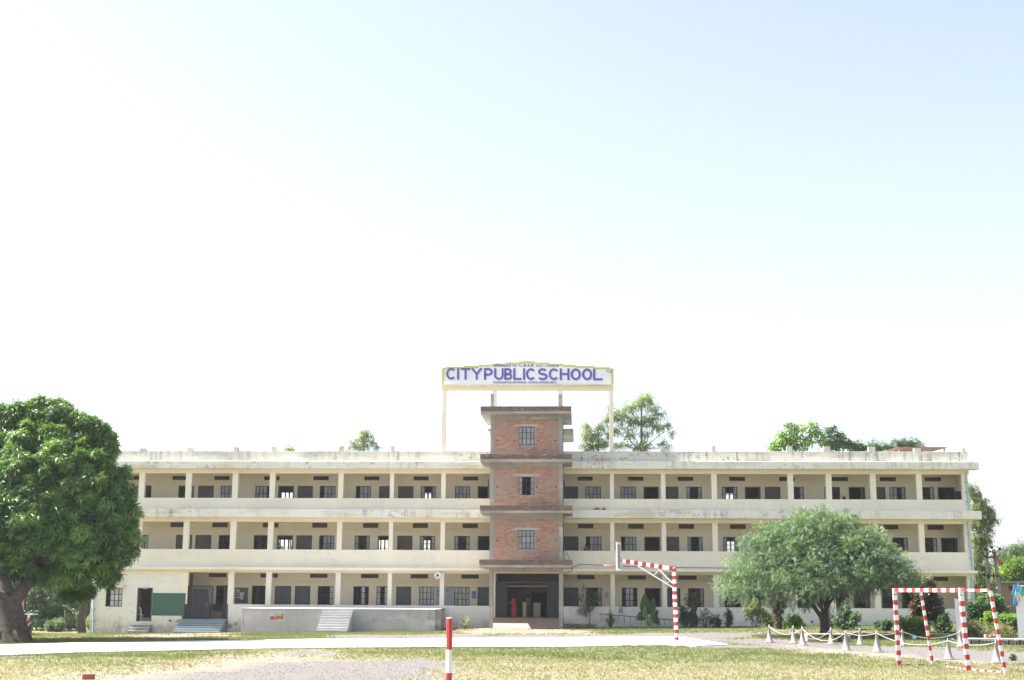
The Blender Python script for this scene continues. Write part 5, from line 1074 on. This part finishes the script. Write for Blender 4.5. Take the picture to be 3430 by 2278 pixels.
# twigs pile
for i in range(1):
    g_ = gr(1925, 2100); b = MB()
    for k in range(70):
        a = rng.uniform(0, PI); c_ = Vector((at(rng.uniform(1895, 1990), 2095, 88.6).x, rng.uniform(87.6, 89.6), 0)); c_.z = float(gz(c_.x, c_.y)) + rng.uniform(.02, .22); d_v = Vector((math.cos(a), math.sin(a), rng.uniform(-.2, .3))) * rng.uniform(.15, .4); b.tube([c_ - d_v, c_, c_ + d_v], [.012, .018, .008], 4)
    o = b.build('twig_pile', simple('dead_wood', (.20, .17, .14), .9), None, loc=g_); o['kind'] = 'stuff'
# slab of rags on the ledge
for px, py, lab in ((1999, 1705, 'larger dark crumpled scrap lying on the upper ledge right of the tower'), (2022, 1706, 'smaller dark crumpled scrap on the upper ledge')):
    p = at(px, py, YF - .35); p.z = 7.54; b = MB(); w_ = .28 if px < 2010 else .17
    b.add([p + Vector(v) for v in ((-w_, -.1, 0), (w_, -.12, 0), (w_ * .9, .15, 0), (-w_ * .8, .12, 0), (-w_ * .1, 0, .16), (w_ * .5, .02, .13))], [(0,1,5,4),(1,2,5),(2,3,4,5),(3,0,4)]); tag(b.build('scrap', m_tin, None, loc=p), lab, 'scrap', 'dark scraps on the ledge')
# loose brick in the foreground
g_ = gr(296, 2275); b = MB().box(-.16, .16, -.07, .07, 0, .13); b.v = [(x * math.cos(.4) - y * math.sin(.4) + g_.x, x * math.sin(.4) + y * math.cos(.4) + g_.y, z + g_.z) for x, y, z in b.v]
tag(b.build('loose_brick', m_brickbit, None, loc=g_, bevel=.01), 'single red brick lying on the gravel in the left foreground', 'brick')

# white plastic chair in the left doorway
g_ = at(470, 2078, YF + .75); zc0 = DZ[0]; cx_ = g_.x; cy_ = YF + .40
ch = thing('plastic_chair', 'white plastic chair standing in the narrow brown doorway', 'chair', (cx_, cy_, zc0))
MB().box(cx_ - .22, cx_ + .22, cy_ - .22, cy_ + .2, zc0 + .40, zc0 + .44).build('seat', m_white, ch)
MB().tube([(cx_ + .2, cy_ - .2, zc0 + .42), (cx_ + .21, cy_ - .24, zc0 + .72), (cx_ + .12, cy_ - .26, zc0 + .88), (cx_ - .12, cy_ - .26, zc0 + .88), (cx_ - .21, cy_ - .24, zc0 + .72), (cx_ - .2, cy_ - .2, zc0 + .42)], .025, 6).box(cx_ - .13, cx_ + .10, cy_ - .26, cy_ - .24, zc0 + .46, zc0 + .86).build('backrest', m_white, ch)
for ax in (-.2, .2):
    for ay in (-.2, .18): MB().tube([(cx_ + ax, cy_ + ay, zc0 + .4), (cx_ + ax * 1.15, cy_ + ay * 1.2, zc0)], [.025, .018], 6).build('leg', m_white, ch)

# ------------------------------------------------------------------ utility poles, shed, stones at the right
YU = 98.0; up = thing('utility_poles', 'pair of concrete utility poles with black insulator arms and a transformer at the right', 'utility pole', (at(3316, 2040, YU).x, YU, .5))
def Q(x, y, dy=0): return at(x, y, YU + dy)
for a, b_ in (((3303, 1834), (3319, 2080)), ((3328, 1840), (3362, 2080))): MB().obox(Q(*b_), Q(*a), .2, .16).build('pole', m_conc, up)
for a, b_ in (((3298, 1867), (3338, 1867)), ((3303, 1929), (3346, 1929))): MB().obox(Q(*a, -.15), Q(*b_, -.15), .12).build('crossarm', m_dark, up)
for a, b_ in (((3301, 1863), (3276, 1846)), ((3301, 1863), (3318, 1846)), ((3301, 1840), (3331, 1853)), ((3333, 1854), (3349, 1840)), ((3276, 1846), (3298, 1820)), ((3331, 1853), (3332, 1866))): MB().tube([Q(*a, -.2), Q(*b_, -.2)], .045, 6).build('arm', m_dark, up)
for x, y in ((3301, 1840), (3322, 1834), (3349, 1839)): MB().lathe([(0, -.06), (.09, -.05), (.11, 0), (.09, .05), (0, .06)], Q(x, y, -.3), 12, 'y').build('insulator', m_black, up)
for x, y in ((3312, 1934), (3329, 1934), (3312, 1926), (3328, 1925)): MB().lathe([(0, -.12), (.07, -.1), (.05, 0), (.07, .1), (0, .12)], Q(x, y, -.2), 8).build('insulator', m_black, up)
tx0, tx1, tz0, tz1 = Q(3325, 2010).x, Q(3352, 2010).x, Q(3338, 2030).z, Q(3338, 1995).z
MB().box(tx0, tx1, YU - .6, YU - .12, tz0, tz1).build('transformer', simple('dark_green_metal', (.03, .06, .05), .5), up, bevel=.05)
b = MB()
for k in range(7): xx = tx0 + .02 + (tx1 - tx0 - .06) * k / 7; b.box(xx, xx + .02, YU - .72, YU - .603, tz0 + .08, tz1 - .1)
b.build('cooling_fins', m_dark, up); MB().box(tx0 - .15, tx1 + .15, YU - .5, YU - .1, tz0 - .12, tz0 - .003).build('platform', m_dark, up)
fg = thing('flag', 'faded red pennant flag hanging beside the utility poles', 'flag', Q(3337, 1880, -.5)); b = MB(); P_ = [(3335,1859),(3345,1868),(3350,1878),(3357,1890),(3356,1900),(3350,1888),(3342,1880),(3336,1872)]
b.add([Q(x, y, -.5 + .06 * math.sin(i * 2)) for i, (x, y) in enumerate(P_)] + [Q(x, y, -.49 + .06 * math.sin(i * 2)) for i, (x, y) in enumerate(P_)], [(0,1,7),(1,2,6,7),(2,3,5,6),(3,4,5),(8,15,9),(9,15,14,10),(10,14,13,11),(11,13,12)]); b.build('cloth', simple('faded_red_cloth', (.55, .09, .05), .8), fg)
MB().tube([Q(3334, 1990, -.45), Q(3334, 1858, -.45)], .02, 5).build('staff', m_bark2, fg)
for i, (pa, pb_) in enumerate((((3281, 1916), (3520, 1928)), ((3349, 1839), (3520, 1850)), ((3322, 1930), (3520, 1905)))): cable(['thin wire running right from the corner of the building', 'topmost thin wire leaving the insulators to the right', 'thin wire between the lower crossarm and the right edge'][i], [at(*pa, 96), at(*pb_, 100)], .012, .15)
YH = 106.0; sd = thing('brick_shed', 'low brick shed with a flat slab roof beyond the utility poles', 'shed', (at(3370, 2080, YH).x, YH, .5))
sx0, sx1 = at(3306, 2000, YH).x, at(3500, 2000, YH).x; rz1, rz0 = at(3380, 1947, YH).z, at(3380, 1953, YH).z; wn_ = (at(3379, 1970, YH).x, at(3402, 1970, YH).x, at(3390, 1977, YH).z, at(3390, 1962, YH).z)
m_shed = plaster('shed_brick', (.30, .19, .15), amount=.6, streak=.6); MB().wall(sx0, sx1, 0, rz0, YH, YH + .25, [wn_]).box(sx0, sx0 + .25, YH + .25, YH + 5, 0, rz0).box(sx0 + .25, sx1, YH + 4.8, YH + 5, 0, rz0).build('wall', m_shed, sd)
MB().box(sx0 - .4, sx1 + .3, YH - .5, YH + 5.3, rz0 + .003, rz1).build('roof', m_conc, sd); MB().box(wn_[0], wn_[1], YH + .1, YH + .14, wn_[2], wn_[3]).build('window', m_dark, sd)
# heap of pale sacks by the transformer
for i, (x, y, r, lab) in enumerate([(3326, 1972, 8, 'pale pink lump at the left of the stone heap behind the goal'), (3341, 1971, 7, 'pale lump at the right of the stone heap behind the goal'), (3329, 1986, 7, 'lower mottled lump of the stone heap'), (3343, 1984, 7, 'greyish lump of the stone heap near the transformer')]):
    p = at(x, y, 104); rr_ = r / pxm(104) ; b = MB(); b.lathe([(0, -1.0 * rr_), (.8 * rr_, -.7 * rr_), (1.05 * rr_, 0), (.8 * rr_, .7 * rr_), (0, rr_)], p, 9)
    if i < 2: tag(b.build('boulder', simple('pink_stone', (.45, .36, .30), .9, var=.3), None, loc=p), lab, 'boulder', 'pale stones heaped by the shed')
    else: tag(b.build('boulder', m_stone, None, loc=p), lab, 'boulder', 'pale stones heaped by the shed')
b = MB(); b.box(at(3316, 2030, 104.5).x, at(3350, 2030, 104.5).x, 104, 105, 0, at(3330, 1990, 104.5).z); tag(b.build('stone_pier', m_shed, None, loc=(at(3333, 2030, 104.5).x, 104.5, 0)), 'rough brick pier under the pale stones beyond the poles', 'pier')
# low stone slabs
sb = thing('slab_ledge_seat', 'long low seat of stone slabs resting on rough blocks at the right edge', 'stone seat', gr(3330, 2160)); g_ = gr(3330, 2160)
xs_ = [3241, 3290, 3345, 3400, 3470]
for a, b_ in zip(xs_, xs_[1:]): MB().box(at(a, 2140, g_.y).x + .01, at(b_, 2140, g_.y).x - .01, g_.y + random.uniform(-.05, .05), g_.y + 1.0, at(3330, 2145, g_.y).z, at(3330, 2140, g_.y).z + random.uniform(0, .02)).build('slab', m_steps, sb, bevel=.015)
for k in range(17):
    x = 3246 + k * 12.5; h_ = at(3330, 2145.5, g_.y).z; xx = at(x, 2150, g_.y).x; MB().box(xx, xx + random.uniform(.10, .15), g_.y + .08, g_.y + .4, -.05, h_ - random.uniform(.003, .04)).build('stone', m_stone if k % 3 else m_conc, sb, bevel=.015)
for (x, y, w_, mm, lab) in [(3303, 2130, 10, m_stone, 'pale rubble block on the left of the slab seat'), (3320, 2129, 10, m_brickbit, 'reddish rubble block on the slab seat'), (3332, 2133, 7, m_stone, 'small rubble block on the slab seat')]:
    p = at(x, y + 6, g_.y + .3); zt2 = at(3330, 2140, g_.y).z + .02; b = MB().box(p.x - w_ / 140, p.x + w_ / 140, p.y - .12, p.y + .12, zt2, zt2 + .17); tag(b.build('rubble_block', mm, None, loc=p, bevel=.03), lab, 'rubble', 'rubble blocks on the stone seat')
# white leaning board, white cloth screen
g_ = gr(3217, 2166); b = MB(); b.add([at(3207, 2165, g_.y), at(3229, 2165, g_.y), at(3216, 2008, g_.y + .5), at(3197, 2005, g_.y + .5), at(3207, 2165, g_.y + .06), at(3229, 2165, g_.y + .06), at(3216, 2008, g_.y + .56), at(3197, 2005, g_.y + .56)], [(0,1,2,3),(7,6,5,4),(0,4,5,1),(1,5,6,2),(2,6,7,3),(3,7,4,0)])
tag(b.build('leaning_board', m_steps, None, loc=g_), 'tall pale grey board standing upright behind the goal mouth', 'board')
g_ = gr(3440, 2142); YW = g_.y; sw = thing('cloth_screen', 'bright white screen panel at the right edge with blue and green cloth hung on it', 'screen', g_)
b = MB(); b.add([at(3412, 2142, YW), at(3560, 2142, YW), at(3550, 1975, YW), at(3399, 1975, YW), at(3412, 2142, YW + .15), at(3560, 2142, YW + .15), at(3550, 1975, YW + .15), at(3399, 1975, YW + .15)], [(0,1,2,3),(7,6,5,4),(0,4,5,1),(1,5,6,2),(2,6,7,3),(3,7,4,0)]); b.build('panel', m_white, sw)
MB().tube([at(3394, 1964, YW - .1), at(3560, 1960, YW - .1)], .03, 6).build('top_rail', m_grey, sw)
for i, (x, y, r, cc) in enumerate([(3402,1972,9,(.10,.28,.52)),(3414,1970,8,(.16,.36,.58)),(3396,1985,6,(.06,.28,.27)),(3402,2000,6,(.10,.33,.34)),(3399,2018,6,(.05,.20,.60)),(3407,2022,6,(.06,.22,.62)),(3409,1992,6,(.60,.62,.66)),(3412,2005,5,(.62,.28,.14)),(3424,1980,8,(.05,.36,.28)),(3404,1990,5,(.2,.45,.7))]):
    c_ = at(x, y, YW - .15 - .02 * i); b = MB(); r_ = r / pxm(YW); n_ = 7; pts_ = [(c_.x + r_ * (1 + .45 * math.sin(k * 3 + i)) * .8 * math.cos(2 * PI * k / n_), c_.z + r_ * (1.9 + .6 * math.cos(k * 2 + i)) * math.sin(2 * PI * k / n_)) for k in range(n_)]
    b.prism(pts_, c_.y, c_.y + .04); b.build('cloth', simple('hung_cloth', cc, .8), sw)
# scraps of light-blue plastic
for x, y, lab in ((3062, 2137, 'light blue plastic bag on a stick between the cones left of the goal back post'), (3190, 2143, 'light blue plastic bag by the cone in the goal mouth'), (3158, 2163, 'light blue plastic bag hanging from the rope in the goal mouth')):
    g_ = gr(x, y + (14 if x != 3158 else 20)) if x != 3158 else Vector((*cn[9].lerp(cn[7], .1)[:2], .3)); s_ = pxm(g_.y); t = thing('plastic_bag', lab, 'plastic bag', g_, 'light blue plastic bags'); b = MB(); c_ = at(x, y, g_.y)
    vs = [c_ + Vector((math.cos(a) * (7 + 3 * math.sin(3 * a)) / s_, .05 * math.sin(2 * a), math.sin(a) * (6 + 2 * math.cos(2 * a)) / s_)) for a in np.linspace(0, 2 * PI, 9)[:-1]]
    b.add([c_ + Vector((0, -.08, 0))] + vs + [c_ + Vector((0, .08, 0))], [(0, k + 1, (k + 1) % 8 + 1) for k in range(8)] + [(9, (k + 1) % 8 + 1, k + 1) for k in range(8)]); b.build('film', m_cyan if 'm_cyan' in globals() else globals().setdefault('m_cyan', simple('cyan_plastic', (.10, .42, .60), .3)), t)
    if x != 3158: MB().tube([Vector((c_.x, g_.y, g_.z)), c_], .01, 5).build('stick', m_bark, t)
# tin roof on the school roof
rt = thing('tin_roof_shelter', 'small rusty corrugated tin shelter on the right part of the roof', 'shelter', at(3080, 1515, 95)); b = MB(); n_ = 60
xa, xb = at(3000, 1500, 94), at(3168, 1500, 94); xc, xd = at(2983, 1516, 97), at(3150, 1510, 97)
za_, zc_ = 11.9, 11.55; vs = []
xl, xr = at(3000, 1499, 94).x, at(3168, 1499, 94).x; zt_ = at(3080, 1500, 94).z
for k in range(n_ + 1):
    u = k / n_; zz = .03 * math.sin(k * 2.1); x = xl + (xr - xl) * u; vs += [(x, 93.5, zt_ + zz), (x - .3, 96.8, at(3080, 1513, 96.8).z + zz)]
b.add(vs, [(2 * k, 2 * k + 2, 2 * k + 3, 2 * k + 1) for k in range(n_)]); b.add([(p[0], p[1], p[2] - .012) for p in vs], [(2 * k, 2 * k + 1, 2 * k + 3, 2 * k + 2) for k in range(n_)]); b.build('corrugated_sheet', m_tin, rt)
for q in (.05, .35, .65, .95):
    for y in (93.7, 96.5): MB().box(xl + (xr - xl) * q - .05, xl + (xr - xl) * q + .05, y, y + .1, 10.36, zt_ - .04 - (.14 if y > 95 else 0)).build('post', m_bark2, rt)
MB().box(xl + .1, at(3060, 1500, 94).x, 94.5, 94.6, 10.36, zt_ - .1).build('side_sheet', m_tin, rt)

# ------------------------------------------------------------------ left background: fence, wall, motorcycles
YFn = 99.0; fn = thing('wire_fence', 'sagging wire mesh fence on leaning posts at the left behind the trees', 'fence', (at(210, 2085, YFn).x, YFn, -.6))
for (a, b_) in (((217, 2043), (216, 2095)), ((200, 2062), (199, 2098)), ((160, 2068), (158, 2098)), ((255, 2062), (256, 2098)), ((300, 2055), (300, 2098)), ((120, 2070), (120, 2098))): MB().obox(at(*b_, YFn), at(*a, YFn), .07).build('post', m_conc, fn)
MB().obox(at(220, 2052, YFn), at(256, 2088, YFn), .06).build('brace', m_dark, fn); b = MB()
for k in range(40):
    x = 100 + k * 6; t1 = 2072 - (16 * math.exp(-((x - 215) / 20) ** 2)); b.obox(at(x, 2096, YFn + .05), at(x + 8, t1, YFn + .05), .008); b.obox(at(x + 8, 2096, YFn + .05), at(x, t1, YFn + .05), .008)
for yy in (2075, 2082, 2090): b.obox(at(100, yy, YFn + .05), at(340, yy, YFn + .05), .01)
o = b.build('wire_mesh', m_grey, fn); o['kind'] = 'stuff'
b = MB().box(at(40, 2050, 95).x, at(73, 2050, 95).x, 95, 95.3, -1, at(60, 2008, 95).z); tag(b.build('brick_pillar', plaster('tan_brick', (.30, .20, .13), amount=.4, streak=.3), None, loc=(at(56, 2090, 95).x, 95, -.7)), 'tan brick pillar glimpsed between the trunks at the left', 'pillar')
def bike(px, pyb, label, rz):
    g_ = gr(px, pyb); t = thing('motorcycle', label, 'motorcycle', g_, 'motorcycles parked under the mango tree'); o = []
    def Lc(x, y, z): return g_ + Vector((x * math.cos(rz) - y * math.sin(rz), x * math.sin(rz) + y * math.cos(rz), z))
    for x, nm in ((-.62, 'wheel'), (.65, 'wheel')):
        ring = [Lc(x + .27 * math.cos(a), 0, .3 + .27 * math.sin(a)) for a in np.linspace(0, 2 * PI, 17)]; w_ = MB().tube(ring, .045, 6, caps=False).build('wheel', m_black, t); s_ = MB()
        for k in range(6): a = k * PI / 6; s_.obox(Lc(x - .25 * math.cos(a), 0, .3 - .25 * math.sin(a)), Lc(x + .25 * math.cos(a), 0, .3 + .25 * math.sin(a)), .012)
        s_.build('spokes', m_grey, w_)
    MB().tube([Lc(-.45, 0, .72), Lc(-.1, 0, .74), Lc(.1, 0, .78)], [.10, .13, .1], 8).build('seat', m_black, t)
    MB().tube([Lc(.05, 0, .80), Lc(.2, 0, .86), Lc(.45, 0, .82)], [.09, .15, .08], 10).build('fuel_tank', m_black, t)
    MB().obox(Lc(-.15, 0, .4), Lc(.2, 0, .4), .24, .3).build('engine', m_dark, t)
    MB().tube([Lc(.65, 0, .3), Lc(.5, 0, .85), Lc(.42, 0, 1.0)], .03, 6).tube([Lc(.40, -.33, 1.02), Lc(.45, 0, .98), Lc(.40, .33, 1.02)], .02, 6).build('fork_and_handlebar', m_grey, t)
    MB().obox(Lc(-.62, 0, .3), Lc(0, 0, .5), .04).obox(Lc(-.6, .12, .66), Lc(-.35, .12, .66), .03).build('frame', m_dark, t)
    MB().obox(Lc(-.60, 0, .70), Lc(-.52, 0, .72), .16, .09).build('tail_lamp', m_red, t); MB().obox(Lc(-.72, 0, .52), Lc(-.70, 0, .52), .22, .12).build('number_plate', m_white, t)
    for y in (-.3, .3): MB().lathe([(0, -.01), (.06, 0), (0, .01)], Lc(.35, y, 1.14), 8, 'y').build('mirror', m_dark, t)
bike(95, 2128, 'dark motorcycle with red tail parked right of the mango trunk', PI * .5 + .25); bike(74, 2125, 'motorcycle half hidden behind the mango trunk', PI * .5 + .1)

# ------------------------------------------------------------------ people
def body(joints, bones, parent, mat, name='body', sub=1):
    me = bpy.data.meshes.new(name); keys = list(joints); O_ = ORG[parent.name]
    me.from_pydata([tuple(Vector(joints[k][:3])) for k in keys], [(keys.index(a), keys.index(b_)) for a, b_ in bones], [])
    o = link(name, me, parent); sk = o.modifiers.new('skin', 'SKIN'); sk.use_smooth_shade = True; me.skin_vertices if len(me.skin_vertices) else None
    bm = bmesh.new(); bm.from_mesh(me); lay = bm.verts.layers.skin.verify(); bm.verts.ensure_lookup_table()
    for i, k in enumerate(keys): r = joints[k][3]; bm.verts[i][lay].radius = (r, joints[k][4] if len(joints[k]) > 4 else r)
    bm.verts[0][lay].use_root = True
    bm.to_mesh(me); bm.free(); s_ = o.modifiers.new('sub', 'SUBSURF'); s_.levels = sub; s_.render_levels = sub; me.materials.append(mat); return o
def person(loc, H, label, face=-1, arms='down', shirt=m_khaki, legs=m_olive, sari=False):
    """face: the way the head looks along x"""
    t = thing('person', label, 'person', loc); s_ = H / 1.7; f = face
    J = {'pel': (0, 0, .92, .13, .10), 'wai': (0, 0, 1.08, .115, .09), 'che': (0, 0, 1.28, .15, .10), 'nek': (0, 0, 1.45, .05), 'hea': (f * .01, 0, 1.56, .078, .09), 'top': (f * .005, 0, 1.65, .06),
         'nose': (f * .10, 0, 1.56, .012), 'hl': (0, -.09, .86, .085), 'kl': (f * .03, -.10, .48, .058), 'al': (0, -.10, .09, .038), 'tl': (f * .16, -.10, .03, .03), 'hr': (0, .09, .86, .085), 'kr': (-f * .02, .10, .48, .058), 'ar': (-f * .05, .10, .09, .038), 'tr': (f * .10, .10, .03, .03),
         'sl': (0, -.18, 1.38, .052), 'sr': (0, .18, 1.38, .052)}
    Bn = [('pel', 'wai'), ('wai', 'che'), ('che', 'nek'), ('nek', 'hea'), ('hea', 'top'), ('hea', 'nose'), ('pel', 'hl'), ('hl', 'kl'), ('kl', 'al'), ('al', 'tl'), ('pel', 'hr'), ('hr', 'kr'), ('kr', 'ar'), ('ar', 'tr'), ('che', 'sl'), ('che', 'sr')]
    for sd, y in (('l', -.18), ('r', .18)):
        if arms == 'reach' and sd == 'l': E, Wr = (f * .12, -.20, 1.15), (f * .36, -.16, 1.10)
        elif arms == 'reach': E, Wr = (f * .05, .22, 1.10), (f * .28, .16, 1.05)
        elif arms == 'fold': E, Wr = (f * .04, y * 1.25, 1.12), (f * .18, y * .3, 1.16)
        else: E, Wr = (0, y * 1.2, 1.12), (f * .05, y * 1.2, .88)
        J['e' + sd] = (*E, .040); J['w' + sd] = (*Wr, .028); d = (Vector(Wr) - Vector(E)).normalized(); J['p' + sd] = (*(Vector(Wr) + d * .07), .032, .02)
        Bn += [('s' + sd, 'e' + sd), ('e' + sd, 'w' + sd), ('w' + sd, 'p' + sd)]
        sdv = d.cross(Vector((0, 0, 1))).normalized() if abs(d.z) < .9 else Vector((1, 0, 0))
        for q in range(4): off = sdv * (.018 * (q - 1.5)); J[f'f{q}{sd}'] = (*(Vector(Wr) + d * (.15 + .012 * (1.5 - abs(q - 1.5))) + off), .008); Bn.append(('p' + sd, f'f{q}{sd}'))
        J['t' + 'h' + sd] = (*(Vector(Wr) + d * .08 + sdv * .05 + Vector((0, 0, .02))), .009); Bn.append(('w' + sd, 'th' + sd))
    J = {k: (v[0] * s_, v[1] * s_, v[2] * s_, *[r * s_ for r in v[3:]]) for k, v in J.items()}
    body(J, Bn, t, m_skin)
    O_ = Vector(loc)
    def ring(prof, nm, mat, c_=(0, 0), n=18):
        b = MB(); vs = []
        for (rx, ry, z, ox) in prof:
            for k in range(n): a = 2 * PI * k / n; fl = 1 + .05 * math.sin(k * 3.0) * (1 if z < .9 else .3); vs.append(O_ + Vector((s_ * (ox + rx * fl * math.cos(a)), s_ * ry * fl * math.sin(a), s_ * z)))
        b.add(vs, [(i * n + k, i * n + (k + 1) % n, (i + 1) * n + (k + 1) % n, (i + 1) * n + k) for i in range(len(prof) - 1) for k in range(n)], True); return b.build(nm, mat, t)
    MB().lathe([(.0, .115), (.06, .10), (.098, .05), (.108, .0), (.10, -.05), (.085, -.10), (.06, -.12)], O_ + Vector((-f * .02 * s_, 0, 1.60 * s_)), 14).build('hair', m_hair, t)
    if sari:
        ring([(.27, .22, .03, -f * .03), (.24, .20, .25, -f * .02), (.20, .18, .55, 0), (.185, .16, .85, 0), (.14, .125, 1.02, 0)], 'sari_skirt', m_sari)
        ring([(.15, .135, 1.10, 0), (.165, .15, 1.25, 0), (.16, .20, 1.36, 0), (.09, .10, 1.44, 0)], 'blouse', simple('orange_red_cloth', (.55, .07, .03), .7))
        b = MB(); q = [(-f * .10, -.13, 1.42), (-f * .16, -.17, 1.2), (-f * .20, -.16, .95), (-f * .24, -.13, .65), (-f * .22, -.12, .35)]
        vs = []
        for x, y, z in q: vs += [O_ + Vector((x, y, z)) * s_, O_ + Vector((x - f * .03, y + .28, z)) * s_, O_ + Vector((x + f * .13, y - .02, z)) * s_]
        b.add(vs, [(3 * i, 3 * i + 1, 3 * i + 4, 3 * i + 3) for i in range(4)] + [(3 * i + 2, 3 * i, 3 * i + 3, 3 * i + 5) for i in range(4)], True); b.build('sari_drape', m_sari, t)
    else:
        ring([(.19, .15, .88, 0), (.17, .14, 1.05, 0), (.18, .17, 1.28, 0), (.15, .21, 1.38, 0), (.07, .08, 1.46, 0)], 'shirt', shirt)
        for y in (-.1, .1):
            b = MB(); b.tube([O_ + Vector((0, y * .9, .92)) * s_, O_ + Vector((f * .02, y, .5)) * s_, O_ + Vector((0, y, .1)) * s_], [.115 * s_, .085 * s_, .07 * s_], 12); b.build('trouser_leg', legs, t)
    return t
pw = at(1719, 2069, 90.6); person((pw.x, 90.6, zf), (at(1719, 1994, 90.6).z - zf), 'woman in a red sari reaching forward inside the entrance', -1, 'reach', sari=True)
pg = at(1768, 2068, 92.2); person((pg.x, 92.2, zf), at(1768, 1990, 92.2).z - zf, 'person in brown shirt with folded arms standing behind the half-wall in the hall', -1, 'fold')
hp_ = at(1964, 1822, 91.0); person((hp_.x, 91.0, 3.74), hp_.z - 3.74 + .0, 'dark-haired child behind the first floor railing right of the tower', -1, 'down', shirt=m_sari)
hp_ = at(2826, 1664, 91.2); person((hp_.x, 91.2, 7.14), hp_.z - 7.14, 'child whose black hair just shows above the top floor railing', -1, 'down', shirt=m_grey)
# dark drum on the top verandah at the right end
p0, p1_ = at(3192, 1660, 91.2), at(3222, 1660, 91.2); b = MB().box(p0.x, p1_.x, 91.0, 91.8, 7.14, at(3205, 1647, 91.2).z); tag(b.build('storage_chest', m_black, None, loc=((p0.x + p1_.x) / 2, 91.4, 7.14), bevel=.06), 'black chest standing in the last bay of the top verandah', 'chest')

# ------------------------------------------------------------------ the hazy air
hz = MB().box(-900, 900, -60, 700, -4, 21).build('haze', m_white); hz['kind'] = 'stuff'
m, nt, N, L, P = nodes('haze_air'); N.remove(P); v = N.new('ShaderNodeVolumePrincipled'); v.inputs['Density'].default_value = .0002; v.inputs['Color'].default_value = (.93, .96, 1, 1); v.inputs['Anisotropy'].default_value = .3
L.new(v.outputs[0], N['Material Output'].inputs['Volume']); hz.data.materials.clear(); hz.data.materials.append(m)
